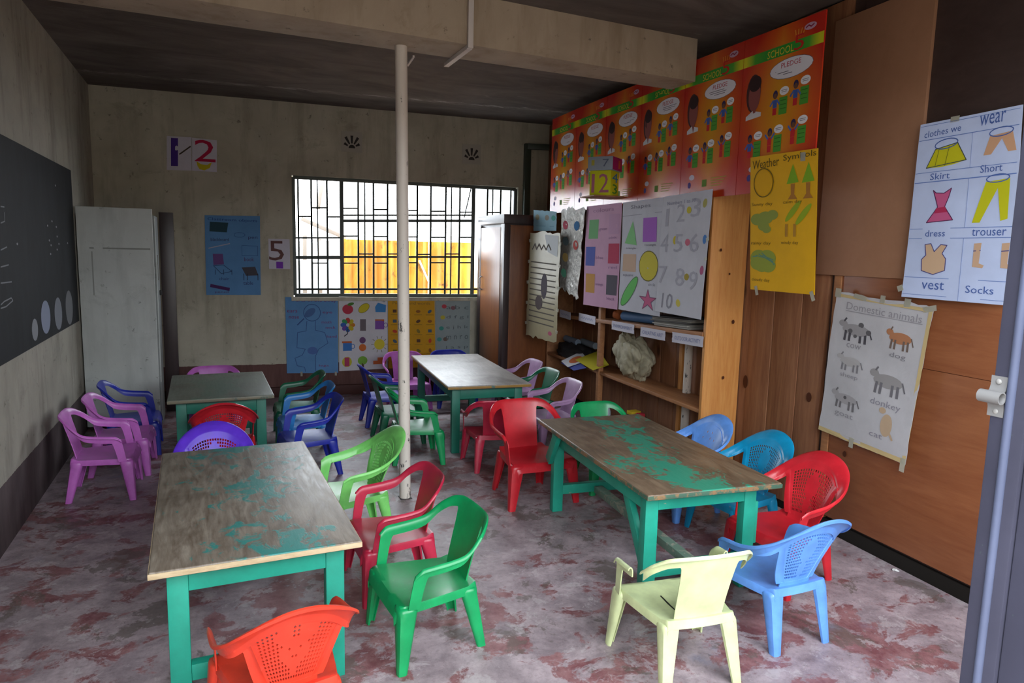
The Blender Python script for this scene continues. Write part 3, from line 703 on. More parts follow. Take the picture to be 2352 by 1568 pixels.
beast('goat_drawing', .28, .28, .28, .13, '#9a9697', '#6a6769'); p.ell('goat_drawing', .27, .29, .02, .012, '#5a5759'); p.text('goat', .17, .145, .40, .185, '#8f8b90')
p.ell('cat_drawing', .76, .20, .06, .075, '#b0977c'); p.ell('cat_drawing', .70, .29, .035, .02, '#b0977c'); p.line('cat_drawing', [(.80, .16), (.84, .12)], .02, '#b0977c'); p.text('cat', .60, .10, .74, .13, '#85818a')
for s, t, w, h, r in ((.02, .99, .07, .06, 0), (.28, .985, .14, .03, -.1), (.52, .995, .05, .05, 0), (.76, .995, .06, .06, 0), (.97, .985, .12, .035, .3), (.42, .0, .05, .07, 0), (.98, -.01, .05, .09, 0)): p.tape(s, t, w, h, r)
p.done()

# --- back wall papers
MPW = m_paper('white_card', '#d0ccd8'); MPB = m_paper('blue_poster_paper', '#5e8dbd')
p = Poster('number_card', [bw(383, 312, .006), bw(440, 315, .006), bw(440, 392, .006), bw(383, 390, .006)], NB, MPW, 'white card with a purple number 1 and a pencil', 'number card', bulge=.003)
p.rect('lettering', .17, .12, .45, .95, '#4b2f86'); p.line('pencil_drawing', [(.52, .48), (.95, .72)], .06, '#4a4038'); p.done()
p = Poster('number_card', [bw(441, 316, .006), bw(498, 322, .006), bw(498, 395, .006), bw(441, 392, .006)], NB, MPW, 'white card with a red number 2 above yellow bananas', 'number card', bulge=.003)
p.text('2', .1, .30, .95, .97, '#b51f46'); p.poly('banana_drawing', [(.18, .30), (.35, .22), (.6, .2), (.8, .3), (.72, .12), (.5, .03), (.3, .06), (.22, .16)], '#c9b820'); p.done()
p = Poster('number_card', [bw(616, 548, .006), bw(665, 549, .006), bw(667, 618, .006), bw(618, 617, .006)], NB, MPW, 'white card with a brown number 5 beside the window', 'number card', bulge=.003)
p.text('5', .02, .28, .72, .93, '#6b4a48'); p.rect('marker_patch', .34, .02, .66, .24, '#7d3fae'); p.done()
p = Poster('classroom_poster', [bw(470, 494, .006), bw(597, 496, .006), bw(599, 677, .006), bw(474, 677, .006)], NB, MPB, 'blue classroom objects poster beside the number 5 card', bulge=.005)
p.text('Classroom objects', .05, .93, .95, .975, '#2f4780', slope=-.02); p.poly('blackboard_drawing', [(.08, .80), (.39, .79), (.42, .91), (.09, .92)], '#2b4650'); p.text('blackboard', .10, .68, .42, .72, '#3a3450')
p.line('chalk_drawing', [(.06, .59), (.44, .65)], .018, '#a9a4b4'); p.poly('chair_drawing', [(.14, .38), (.33, .39), (.31, .52), (.13, .52)], '#6a4a80'); p.outline('chair_drawing', [(.14, .37), (.32, .38), (.47, .30), (.28, .27)], .01, '#2f4060')
for s in (.17, .32, .47): p.line('chair_drawing', [(s, .32), (s, .26)], .01, '#2f4060')
p.text('chair', .24, .19, .42, .225, '#3a3a66'); p.poly('ruler_drawing', [(.08, .14), (.43, .09), (.42, .05), (.07, .10)], '#4b2a5c'); p.text('pencil', .16, .02, .4, .05, '#5a2a50')
p.ring('pen_drawing', .62, .76, .10, .03, .008, '#3a5a8c'); p.text('pen', .78, .70, .95, .74, '#3a3a66'); p.outline('book_drawing', [(.66, .50), (.95, .50), (.95, .62), (.66, .63)], .008, '#3a5a8c'); p.text('book', .70, .43, .88, .48, '#5a3a5c')
p.poly('table_drawing', [(.65, .35), (.90, .36), (.96, .25), (.73, .245)], '#4c4a52')
for s in (.69, .75, .95): p.line('table_drawing', [(s, .27), (s, .19)], .012, '#2f3040')
p.text('table', .68, .13, .86, .175, '#3a3a66'); p.done()
p = Poster('body_poster', [bw(655, 682, .01), bw(776, 683, .01), bw(777, 856, .01), bw(659, 857, .01)], NB, MPB, 'blue parts of the body poster with an outline figure below the window', bulge=.005)
p.text('Parts of the body', .14, .93, .97, .985, '#6a2f66'); I = '#3b5484'
p.ring('figure_drawing', .50, .80, .16, .11, .012, I); p.ell('figure_drawing', .46, .80, .12, .045, '#4c6a98', .7); p.line('figure_drawing', [(.34, .72), (.22, .64)], .02, I)
body = [(.40, .69), (.38, .56), (.22, .54), (.20, .34), (.36, .32), (.30, .24), (.16, .20), (.20, .10), (.34, .08), (.36, .02)]
p.line('figure_drawing', body, .01, I); p.line('figure_drawing', [(.56, .69), (.56, .57), (.74, .54), (.80, .40), (.62, .32), (.55, .22), (.56, .02)], .01, I); p.ell('figure_drawing', .50, .30, .10, .05, '#4f6ba2')
for s, t, w in (('ears', .03, .80), ('nose', .06, .72), ('eye', .70, .78), ('mouth', .68, .66), ('neck', .76, .59), ('hand', .78, .47), ('legs', .62, .08)): p.text(s, t, w, t+.19, w+.035, '#7a3460')
p.tape(.28, -.01, .04, .06); p.tape(.95, -.01, .04, .05); p.done()
p = Poster('picture_poster', [bw(778, 680, .012), bw(890, 684, .012), bw(890, 846, .012), bw(779, 852, .012)], NB, m_paper('white_poster_paper', '#c9c8cc'), 'white picture reading poster with apple, mug and sun drawings', bulge=.005)
p.text('Picture reading', .15, .94, .95, .985, '#5a565c')
p.ell('apple_drawing', .18, .83, .11, .065, '#b23a4c'); p.ell('apple_drawing', .24, .90, .07, .02, '#4d7a35', .3); p.ell('lemon_drawing', .51, .85, .13, .05, '#c7b832', .7); p.ring('lemon_drawing', .51, .85, .13, .05, .008, '#6b6420', .7)
p.poly('flag_drawing', [(.75, .80), (.96, .80), (.97, .90), (.80, .93), (.74, .87)], '#3f7fb8')
for k in range(8): p.ell('flower_drawing', .18+.09*math.cos(k*.785), .62+.06*math.sin(k*.785), .06, .03, ('#c07a2a', '#b8a628', '#b2413a', '#3f8f5a', '#3a62a8', '#6a4a9a', '#2f5a9a', '#b8a628')[k], k*.785)
p.line('flower_drawing', [(.18, .56), (.17, .50), (.11, .47)], .02, '#45424a'); p.rect('boot_drawing', .43, .54, .55, .70, '#6d6468'); p.rect('cup_drawing', .74, .56, .93, .68, '#7a4f9a'); p.rect('cup_drawing', .74, .675, .93, .70, '#b5643a'); p.ring('cup_drawing', .96, .62, .04, .03, .012, '#6a4a9a')
p.rect('mug_drawing', .08, .27, .26, .38, '#3f74b4'); p.rect('mug_drawing', .06, .375, .26, .40, '#b5603a'); p.ring('mug_drawing', .28, .33, .035, .03, .014, '#3f74b4')
p.ell('cat_drawing', .48, .41, .065, .045, '#6a4a70'); p.ell('cat_drawing', .48, .31, .075, .05, '#c46a35'); p.ell('sun_drawing', .83, .35, .11, .075, '#c9ba3c')
for k in range(10): p.line('sun_drawing', [(.83+.12*math.cos(k*.628), .35+.083*math.sin(k*.628)), (.83+.17*math.cos(k*.628), .35+.118*math.sin(k*.628))], .01, '#6a6438')
p.ell('ball_drawing', .16, .12, .10, .07, '#b8b038'); p.rect('ball_drawing', .11, .06, .21, .18, '#a84060'); p.rect('ball_drawing', .11, .10, .21, .14, '#4a62a8'); p.ell('tree_drawing', .48, .13, .10, .06, '#78a843'); p.rect('tree_drawing', .46, .02, .51, .09, '#5a4a3a'); p.rect('car_drawing', .70, .07, .97, .12, '#c4673a'); p.rect('car_drawing', .79, .11, .92, .165, '#c4673a'); p.done()
p = Poster('yellow_chart', [bw(891, 687, .008), bw(998, 689, .008), bw(1000, 842, .008), bw(892, 846, .008)], NB, m_paper('ochre_poster_paper', '#c9951f'), 'ochre yellow picture chart behind the white post', bulge=.005)
p.text('Picture and words', .1, .93, .9, .97, '#7a6530')
rr = random.Random(3)
for j in range(6):
    for i in range(4):
        s, t = .14+.25*i, .83-.145*j; c = rr.choice(['#b5442f', '#5a4030', '#7a6a30', '#4a5a6a', '#8a5a2a'])
        (p.ell('small_drawing', s, t, .05, .022, c, rr.random()*3) if rr.random() < .5 else p.rect('small_drawing', s-.04, t-.02, s+.04, t+.025, c))
        p.line('lettering', [(s-.08, t-.05), (s+.08, t-.05)], .012, '#8a6f26')
p.done()
p = Poster('alphabet_chart', [bw(1001, 684, .008), bw(1080, 686, .008), bw(1078, 836, .008), bw(1001, 842, .008)], NB, m_paper('grey_green_poster_paper', '#8f9c9c'), 'grey alphabet chart beside the brown wardrobe', bulge=.005)
for j, row in enumerate(('a b c', 'd f g l', 'e j h k', 'm n r o', 'l a s p', 't u v w')): p.text(row, .30, .84-.15*j, .95, .90-.15*j, '#5f676a')
for s, t, c in ((.24, .88, '#a8424c'), (.5, .86, '#7a5a60'), (.2, .72, '#b0a840'), (.16, .56, '#3f8a80'), (.10, .40, '#4a8a86'), (.28, .40, '#6a5a50')): p.ell('small_drawing', s, t, .07, .03, c)
p.done()

# --- two ventilator blocks high on the back wall
for (px, py), lab in (((808, 326), 'sunburst ventilator block above the window, left of the white post'), ((1083, 354), 'sunburst ventilator block above the window, right of the white post')):
    c = bw(px, py, 0); v = empty('ventilator_block', c); tag(v, lab, 'ventilator', 'ventilator blocks above the window')
    ex = Vector((1, BS, 0)).normalized()
    def vp(a, b, off=0.0): return ex*a + Vector((0, 0, b)) + NB*off
    hexa('block_face', [vp(-.1, -.1), vp(.1, -.1), vp(.1, .1), vp(-.1, .1)], NB*.006, flat('#aaa59a', .85, 'ventilator_cement'), v)
    dm = flat('#3a3634', .9, 'ventilator_dark')
    for k in range(5):
        an = math.radians(30+30*k); d = Vector((math.cos(an), math.sin(an)))
        a_, b_ = d*.045, d*(.085 if k in (0, 4) else .12); b_ = Vector((b_.x, b_.y)); sd = Vector((-d.y, d.x))
        q = [a_-sd*.007, b_-sd*.013, b_+sd*.013, a_+sd*.007]
        hexa('ray_slot', [vp(x.x, x.y-.06, .004) for x in q], NB*.004, dm, v)
    pts = [vp(.032*math.cos(math.pi*k/10), .032*math.sin(math.pi*k/10)-.06, .004) for k in range(11)]
    hexa('ray_slot', pts, NB*.004, dm, v)

# ------------------------------------------------------------------ blackboard on the left wall
q = [lw(0, 300), lw(168, 401), lw(172, 745), lw(0, 832)]
y1 = (q[1].y+q[2].y)/2; zt_b = (q[0].z+q[1].z)/2; zb_b = (q[2].z+q[3].z)/2
p = Poster('blackboard', [(LX+.008, 1.9, zt_b), (LX+.008, y1, zt_b), (LX+.008, y1, zb_b), (LX+.008, 1.9, zb_b)], NL, M_BOARD, 'black chalkboard painted on the left wall with chalk ovals', 'blackboard', bulge=.0, thick=.006, seg=4)
def bs(px, py):
    v = lw(px, py, .006); return ((v.y-1.9)/(y1-1.9), (v.z-zb_b)/(zt_b-zb_b))
for (px, py, w, h, c) in ((79, 757, 14, 52, '#8d9096'), (104, 728, 21, 78, '#8b93a8'), (133, 720, 17, 76, '#7b7f88'), (158, 706, 16, 80, '#6b6d70')):
    s, t = bs(px, py); s2, _ = bs(px+w/2, py); _, t2 = bs(px, py-h/2); p.ell('chalk_oval', s, t, abs(s2-s), abs(t2-t), c)
for pts in ([(0, 474), (8, 475)], [(0, 512), (9, 508), (8, 488)], [(0, 574), (14, 567)], [(0, 613), (18, 608)], [(0, 650), (25, 647)], [(0, 708), (12, 704), (28, 690), (24, 684), (8, 692), (0, 700)]): p.line('chalk_line', [bs(*a) for a in pts], .0016, '#85888c')
for px, py in ((126, 426), (108, 518), (128, 521), (130, 543), (112, 552), (116, 563), (130, 573), (115, 583), (154, 558), (118, 508), (134, 560), (38, 560)):
    s, t = bs(px, py); p.ell('chalk_dot', s, t, .004, .006, '#8b8d90')
p.done()

# ------------------------------------------------------------------ tall white cabinet in the corner
cf = fl(193, 990); cr_ = fl(379, 966)
cab = empty('white_cabinet', (0, 0, 0)); tag(cab, 'tall scuffed white cabinet standing in the back left corner', 'cabinet')
ztc = at(160, 472, 1, cf.y).z
xl, xr = max(LX+.008, at(163, 520, 1, cf.y).x), at(350, 520, 1, cf.y).x
yf = cf.y
cab.location = ((xl+xr)/2, yf+.2, 0); CL = cab.location
def cbox(n, lo, hi, m, b=.004): return box(n, Vector(lo)-CL, Vector(hi)-CL, m, cab, b)
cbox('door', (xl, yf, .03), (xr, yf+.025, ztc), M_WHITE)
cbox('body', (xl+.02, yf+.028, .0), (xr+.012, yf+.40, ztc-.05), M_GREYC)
cbox('edge_strip', (xr-.004, yf+.03, .36), (xr+.016, yf+.05, ztc-.07), M_WHITE, .001)
cbox('plinth', (xl+.02, yf+.01, 0), (xr-.0, yf+.027, .029), M_WARDF, .002)
for (x0, x1, z) in ((.04, .16, .0), (.1, .42, .0)): pass
for a_, b_, z in ((.08, .11, 1.44), (.17, .50, 1.44)): cbox('scuff', (xl+a_, yf-.0006, z), (xl+b_, yf+.002, z+.012), flat('#8b8d88', .8), 0)
cbox('scuff', (xl+.09, yf-.0006, 1.08), (xl+.1, yf+.002, 1.42), flat('#989a95', .8), 0)
cbox('scuff', (xl+.545, yf-.0006, 1.2), (xl+.553, yf+.002, 1.4), flat('#989a95', .8), 0)
cbox('latch', (xr+.012, yf+.3, 1.06), (xr+.03, yf+.33, 1.1), flat('#2c2b2b', .5), .002)
bl_ = empty('leaning_board', (xr+.1, yf+.55, 0)); tag(bl_, 'dark brown timber board standing between the white cabinet and the wall', 'board')
zlb = at(385, 488, 1, yf+.55).z
bx0, bx1 = at(377, 600, 1, yf+.5).x, at(401, 600, 1, yf+.5).x
bl_.location.x = (bx0+bx1)/2
box('plank', (-(bx1-bx0)/2-.03, -.02, 0), ((bx1-bx0)/2, .02, zlb), M_WARDF, bl_)

# ------------------------------------------------------------------ brown wardrobe in the far right corner
wy0 = 6.2; wx0 = at(1157, 600, 1, wy0).x; wz = at(1157, 491, 1, wy0).z; wx1 = RX(6.3)-.03
wy1 = BY(wx1)-.03
wd = empty('wardrobe', ((wx0+wx1)/2, (wy0+wy1)/2, 0)); tag(wd, 'dark brown wooden wardrobe standing against the back wall', 'wardrobe'); WL = wd.location
def wbox(n, lo, hi, m, b=.005, par=None): return box(n, Vector(lo)-WL, Vector(hi)-WL, m, par or wd, b)
wbox('carcass', (wx0+.02, wy0+.012, .02), (wx1, wy1, wz-.02), M_WARDF)
wbox('cornice', (wx0-.01, wy0-.01, wz-.09), (wx1+.0, wy1, wz), M_WARDF, .008)
wbox('corner_post', (wx0, wy0, 0), (wx0+.06, wy0+.09, wz-.091), M_WARDF)
wbox('side_panel', (wx0+.065, wy0+.004, .12), (wx1-.06, wy0+.02, wz-.10), M_WARD)
wbox('side_rail', (wx0+.06, wy0, 0), (wx1, wy0+.03, .115), M_WARDF)
d_ = wbox('door', (wx0-.002, wy0+.095, .1), (wx0+.022, wy0+.62, wz-.12), M_WARD, .003)
wbox('door_frame', (wx0-.004, wy0+.625, .06), (wx0+.03, wy1, wz-.10), M_WARDF)
hh = at(1093, 648, 0, wx0-.02); hz = hh.z
bm = bmesh.new(); bm_tube(bm, [Vector((wx0, wy0+.58, hz+.07))-WL, Vector((wx0-.03, wy0+.58, hz+.05))-WL, Vector((wx0-.035, wy0+.58, hz))-WL, Vector((wx0-.03, wy0+.58, hz-.05))-WL, Vector((wx0, wy0+.58, hz-.07))-WL], .007, 10); put('handle', bm, flat('#a9a6a2', .3), d_)

# dark green timber frame in the corner behind the wardrobe
g0 = bw(1203, 330); gx = g0.x
gf = empty('timber_frame', (gx, BY(gx)-.05, wz+.004)); tag(gf, 'dark green timber frame rising from the top of the wardrobe', 'frame')
gzt = g0.z-wz-.004
box('post', (0, 0, 0), (.07, .05, gzt), M_GREENF, gf)
ge = rw(1262, 308, .035) - gf.location
bar('head_rail', (.03, .02, gzt-.03), (ge.x, ge.y, gzt-.03), .05, .06, M_GREENF, gf)

# ------------------------------------------------------------------ pine bookshelf on the right wall
SD = .285                                          # depth
sy0 = 3.53; sy1 = 6.14
shelf = empty('bookshelf', rp(sy0, 0, SD/2)); tag(shelf, 'open pine bookshelf along the wooden right wall', 'bookshelf'); SL = shelf.location
def shex(name, y0, y1, o0, o1, z0a, z0b, th, mat, bevel=.003):
    # board between y0..y1, offsets o0..o1 from the wall, top heights z0a (at y0) z0b (at y1)
    P = [rp(y0, z0a-th, o0)-SL, rp(y1, z0b-th, o0)-SL, rp(y1, z0b-th, o1)-SL, rp(y0, z0a-th, o1)-SL]
    bm = bmesh.new(); a = [bm.verts.new(x) for x in P]; b = [bm.verts.new(x+Vector((0, 0, th))) for x in P]
    bm.faces.new(a[::-1]); bm.faces.new(b)
    for i in range(4): bm.faces.new((a[i], a[(i+1) % 4], b[(i+1) % 4], b[i]))
    bev(bm, bevel); return put(name, bm, mat, shelf)
STZ = 1.912
shex('side_panel', sy0-.028, sy0, .012, SD, STZ, STZ, STZ, M_PINE)
shex('side_panel', sy1, sy1+.025, .012, SD, STZ, STZ, STZ, M_PINED)
shex('top_board', sy0-.03, sy1+.03, .012, SD-.012, STZ+.024, STZ+.024, .024, M_PINED)
up_y = rw(1378, 800, SD).y
shex('upright', up_y-.02, up_y+.025, SD-.04, SD+.004, STZ, STZ, STZ, M_PINED)
Z1a, Z1b, Z2 = 1.012, .90, .512
shex('shelf_board', sy0, sy1, .02, SD-.005, Z1a, Z1b, .022, M_PINED); shex('shelf_board', sy0, sy1, .02, SD-.005, Z2, Z2, .026, M_PINED)
shex('shelf_edge', sy0, sy1, SD-.006, SD+.006, Z1a+.004, Z1b+.004, .032, M_PINED)
yy = rw(1560, 880, .03).y
shex('back_batten', yy-.02, yy+.02, .0, .03, STZ, STZ, STZ, M_PINE)
pv = rw(1577, 900, .06)
pp = empty('wall_pipe', (pv.x, pv.y, 0)); tag(pp, 'white flaking pipe standing behind the bookshelf boards', 'pipe')
PX = Vector((pv.x, pv.y, 0))
tube('pipe_shaft', [(0, 0, Z2+.003), (0, 0, STZ-.01)], .03, M_POLE, pp); tube('pipe_shaft', [(0, 0, 0), (0, 0, Z2-.03)], .03, M_POLE, pp)
def sp(y, z, off): return rp(y, z, off)
# knots in the pine
M_KNOT = flat('#4a2412', .6, 'dark_knot')
def knot(px, py, rx, rz, axis_y, par, org):
    bm = bmesh.new()
    c = at(px, py, 1, sy0-.0285) if axis_y else rw(px, py, .0125)
    ex = Vector((1, 0, 0)) if axis_y else Vector((WS, 1, 0)).normalized(); n_ = Vector((0, -1, 0)) if axis_y else NR
    P = [c+ex*(rx*math.cos(k*math.pi/7))+Vector((0, 0, rz*math.sin(k*math.pi/7)))-org for k in range(14)]
    a = [bm.verts.new(q_) for q_ in P]; b = [bm.verts.new(q_+n_*.0008) for q_ in P]; bm.faces.new(a); bm.faces.new(b)
    for k in range(14): bm.faces.new((a[k], a[(k+1) % 14], b[(k+1) % 14], b[k]))
    put('knot', bm, M_KNOT, par)
for px, py, r_ in ((1684, 739, .011), (1661, 867, .009), (1676, 629, .006), (1656, 574, .008)): knot(px, py, r_, r_*1.2, True, shelf, SL)
for px, py, a_, b_ in ((1712, 876, .022, .042), (1858, 912, .02, .028), (1940, 1042, .012, .016)): knot(px, py, a_, b_, False, wall_right, Vector())
# paper labels stuck on the shelf edge
for (x0, y0), (x1, y1_), lab in (((1286, 712), (1311, 727), 'white paper label farthest along the shelf edge'), ((1330, 720), (1368, 740), 'white paper label just beyond the shelf upright'), ((1406, 738), (1457, 760), 'white paper label nearest the shelf upright'), ((1472, 752), (1529, 774), 'middle white paper label on the near shelf edge'), ((1545, 764), (1616, 788), 'white paper label nearest the pine side panel')):
    a_, b_ = rw(x0, y0, SD+.01), rw(x1, y1_, SD+.01); h_ = .07; tl, tr_ = rw(x0, y0-2, SD+.01), rw(x1, y0+(y1_-y0)*.35, SD+.01)
    p = Poster('paper_label', [tl, tr_, tr_-Vector((0, 0, h_)), tl-Vector((0, 0, h_))], NR, MPW, lab, 'label', 'labels on the bookshelf edge', .003, ragged=.02, seg=6)
    word = 'ENVIRONMENT' if 1400 < x0 < 1450 else 'CREATIVE ART' if 1450 < x0 < 1500 else 'OUTDOOR ACTIVITY' if x0 > 1500 else ''
    if word: p.text(word, .08, .3, .92, .68, '#7f86ad')
    else: p.line('lettering', [(.15+.07*k, .38+.24*(k % 2)) for k in range(11)], .02, '#9a9fbe')
    p.done()

# posters hung on the front of the bookshelf
OF = SD+.028
p = Poster('colours_poster', [rw(1350, 474, OF), rw(1431, 465, OF), rw(1419, 711, OF+.03), rw(1340, 699, OF+.03)], NR, m_paper('pink_poster_paper', '#c697b4'), 'pink colours chart hung on the bookshelf', bulge=.012)
p.text('colours', .2, .93, .8, .97, '#9a6f90')
for s, t, c, nm in ((.24, .76, '#6aa36c', 'green'), (.82, .80, '#b98fae', 'pink'), (.18, .49, '#4a57a4', 'blue'), (.84, .52, '#b22f52', 'red'), (.2, .22, '#b98640', 'orange'), (.82, .22, '#4c4652', 'black')):
    p.rect('colour_patch', s-.14, t-.09, s+.14, t+.1, c); p.text(nm, s+.17 if s < .5 else s-.12, t-.02 if s < .5 else t-.14, (s+.17 if s < .5 else s-.12)+.22, (t-.02 if s < .5 else t-.14)+.03, '#8f6a90')
p.done()
p = Poster('shapes_poster', [rw(1433, 465, OF+.004), rw(1526, 453, OF+.004), rw(1517, 727, OF+.034), rw(1422, 710, OF+.034)], NR, m_paper('white_shapes_paper', '#c6c5cf'), 'white shapes chart hung between the pink and the numbers charts', bulge=.012)
p.text('Shapes', .22, .92, .72, .965, '#6d6a78'); p.line('lettering', [(.0, .87), (.98, .88)], .006, '#8a8894')
p.poly('triangle_drawing', [(.08, .62), (.40, .60), (.28, .82)], '#7fbf7c'); p.rect('rectangle_drawing', .55, .63, .87, .84, '#a45fc0'); p.text('rectangle', .6, .59, .86, .615, '#7d7a88'); p.text('triangle', .12, .56, .38, .585, '#7d7a88')
p.rect('square_drawing', .06, .36, .40, .52, '#c7a890'); p.text('square', .08, .31, .34, .335, '#7d7a88'); p.ell('circle_drawing', .71, .42, .22, .13, '#c9bb38'); p.ring('circle_drawing', .71, .42, .22, .13, .012, '#6d6524')
p.ell('oval_drawing', .26, .18, .27, .06, '#63b85c', .75); p.ring('oval_drawing', .26, .18, .27, .06, .012, '#4a7a46', .75); p.text('circle', .72, .25, .88, .275, '#7d7a88')
star = [(.72+ (.20 if k % 2 == 0 else .075)*math.sin(k*math.pi/5), .12+(.095 if k % 2 == 0 else .036)*math.cos(k*math.pi/5)) for k in range(10)]
p.poly('star_drawing', star, '#c25f86'); p.outline('star_drawing', star, .01, '#7a4a6a'); p.done()
p = Poster('numbers_poster', [rw(1527, 452, OF+.008), rw(1640, 434, OF+.008), rw(1613, 734, OF+.05), rw(1506, 714, OF+.045)], NR, m_paper('white_numbers_paper', '#cac9d2'), 'white numbers one to ten chart hung beside the pine panel', bulge=.014)
p.text('Numbers 1 to 10', .1, .92, .7, .95, '#8a88a0')
for s, (x, y_) in zip('1234567890', ((.1, .74), (.40, .77), (.70, .80), (.10, .52), (.40, .52), (.72, .52), (.10, .25), (.48, .24), (.76, .22), (.28, .04))):
    if s == '1': p.text(s, x-.01, y_, x+.05, y_+.15, '#aaa8b4')
    elif s == '0': p.text('10', x-.14, y_, x+.10, y_+.13, '#8f8d98')
    else: p.text(s, x-.08, y_, x+.10, y_+.15, '#aaa8b4')
for s, t, c in ((.58, .86, '#c9ba38'), (.88, .90, '#b0a860'), (.33, .62, '#c2b030'), (.60, .60, '#c76a80'), (.93, .62, '#4a7fc0'), (.63, .32, '#a8953a'), (.93, .38, '#b05a80'), (.50, .10, '#c9ba50')): p.ell('small_drawing', s, t, .05, .028, c, s*5)
p.tape(.99, .62, .06, .03, .3); p.tape(.99, .47, .05, .025, .2); p.done()
# charts that hang at the far end of the bookshelf
p = Poster('foil_chart', [rw(1291, 480, .40), rw(1347, 478, .33), rw(1331, 684, .34), rw(1289, 658, .41)], NR, m_foil('crumpled_silver_foil', '#c9c6c0'), 'crumpled silver foil chart with coloured circles', 'chart', bulge=.03, ragged=.05, seg=16)
for s, t, c in ((.22, .80, '#a84055'), (.72, .80, '#2f6a9a'), (.24, .60, '#55646a'), (.74, .58, '#b0453f'), (.25, .40, '#a8905a'), (.2, .2, '#5a9a80')): p.ell('circle_patch', s, t, .13, .055, c)
p.done()
p = Poster('reading_chart', [rw(1220, 533, .535), rw(1289, 534, .44), rw(1279, 787, .45), rw(1209, 768, .54)], NR, m_paper('varnished_beige_paper', '#a89e80', .3, .5), 'beige varnished reading chart with ruled dark lines', 'chart', bulge=.012, ragged=.03, seg=12)
p.line('ruled_line', [(.1, .84), (.18, .89), (.24, .84), (.32, .89), (.40, .84), (.48, .88), (.56, .84), (.64, .89), (.72, .84)], .03, '#55504a')
for k in range(12): t = .72-.052*k; p.line('ruled_line', [(.08, t), (.90, t-.01)], .022, '#5a544c')
p.poly('white_patch', [(.5, .98), (.95, .97), (.92, .78), (.62, .82)], '#cfd3d6'); p.ell('stain', .55, .5, .1, .12, '#4f4850'); p.ell('stain', .4, .34, .12, .07, '#564c4c'); p.ell('stain', .8, .07, .06, .02, '#b05a70')
for k in range(5): p.tape(.0, .12+.2*k, .08, .03, .2); p.tape(1.0, .1+.2*k, .07, .03, -.2)
p.done()
p = Poster('blue_card', [rw(1226, 482, .49), rw(1279, 486, .43), rw(1278, 530, .43), rw(1226, 530, .49)], NR, m_paper('light_blue_card_paper', '#8fb6c6'), 'small light blue card above the beige chart', 'card', bulge=.004, ragged=.03)
for s, c in ((.18, '#8f8a70'), (.6, '#8a857a'), (.88, '#4f9a8f')): p.ell('egg_drawing', s, .66, .09, .14, c)
p.line('lettering', [(.1, .25), (.9, .22)], .02, '#7ba0b4'); p.done()

# number boxes stacked on the bookshelf
def cube(name, c, hx, hy, h, rz, mats_faces, label, zbase):
    root = empty(name, (c.x, c.y, zbase), rz); tag(root, label, 'box')
    box('carton', (-hx, -hy, 0), (hx, hy, h), mats_faces, root, .003); return root
bxc = rw(1386, 470, .45); bz = STZ+.024
bxl = bxc.y
shex('box_ledge', bxl-.13, bxl+.13, SD+.016, .58, STZ+.0235, STZ+.0235, .01, M_PINED)
b1 = cube('number_box', bxc, .085, .085, .185, math.radians(38), flat('#d2d324', .6, 'yellow_card'), 'yellow number box with coloured digits on the bookshelf', bz)
b2 = cube('number_box', bxc, .10, .10, .10, math.radians(38), flat('#9aa5b4', .6, 'grey_card'), 'grey and magenta number box on top of the yellow one', bz+.1855)
def box_print(root, hx, face, items):
    # face 'L' is local -y face, 'R' is +... laid as thin prints
    bm = bmesh.new(); mats = []
    for s, x0, z0, x1, z1, col in items:
        m = flat(col); 
        if m not in mats: mats.append(m)
        if s == 'rect': quad = [(x0, z0), (x1, z0), (x1, z1), (x0, z1)]; vv = quad; ff = [(0, 1, 2, 3)]
        else:
            tv, ff, a0, a1, c0_, c1_ = text_mesh(s); vv = [(x0+(x1-x0)*(v.x-a0)/(a1-a0), z0+(z1-z0)*(v.y-c0_)/(c1_-c0_)) for v in tv]
        o_ = hx+.0006*(1+len(mats)); V = [bm.verts.new((x, -o_, z) if face == 'F' else (-o_, -x, z)) for x, z in vv]
        for f in ff:
            try: bm.faces.new([V[i] for i in f]).material_index = mats.index(m)
            except ValueError: pass
    put('lettering', bm, mats, root, smooth=False, uv=True)
box_print(b1, .085, 'F', [('4', -.06, .10, .06, .17, '#3f86b8'), ('3', -.05, .015, .05, .085, '#3f9a3a')])
box_print(b1, .085, 'L', [('1', -.07, .02, -.045, .16, '#b06a80'), ('2', -.01, .02, .07, .16, '#b06a80')])
box_print(b2, .10, 'F', [('rect', -.098, .003, .098, .097, '#b0246e'), ('1', .02, .02, .06, .08, '#d0603a')])
box_print(b2, .10, 'L', [('7', .02, .025, .07, .08, '#5f6a80'), ('rect', -.07, .035, -.045, .075, '#b0a84a')])

# sack, tube, magazines, bottle, tool, papers and heaps on the shelves
sc = rw(1452, 880, .17); sackr = empty('sack', (sc.x, sc.y, Z2)); tag(sackr, 'crumpled beige cloth sack on the lower shelf', 'sack')
bm = bmesh.new(); bmesh.ops.create_icosphere(bm, subdivisions=5, radius=1)
for v in bm.verts:
    d = v.co.normalized(); z = d.z
    fold = abs(noise.noise(Vector((d.x*2.2, d.y*2.2, z*1.1))+Vector((3, 1, 0)))); f2 = abs(noise.noise(Vector((d.x*5, d.y*5, z*2.5))))
    r = 1.02+.30*noise.noise(d*1.3+Vector((1, 4, 2)))-.34*(1-fold*2.2 if fold < .45 else 0)*.5-.10*(1-f2*3 if f2 < .33 else 0)
    x_, y_ = d.x*r*.115, d.y*r*.27*(1.0-.55*max(0, z)**1.2)+.07*max(0, z)
    v.co = Vector((x_, y_, max(0.0, (z*r*.215+.19)*.97)))
put('sack_cloth', bm, M_SACK, sackr, angle=180)
bm = bmesh.new(); a_, b_ = rw(1432, 722, .18), rw(1508, 737, .18)
def zsh(y): return Z1a+(Z1b-Z1a)*(y-sy0)/(sy1-sy0)
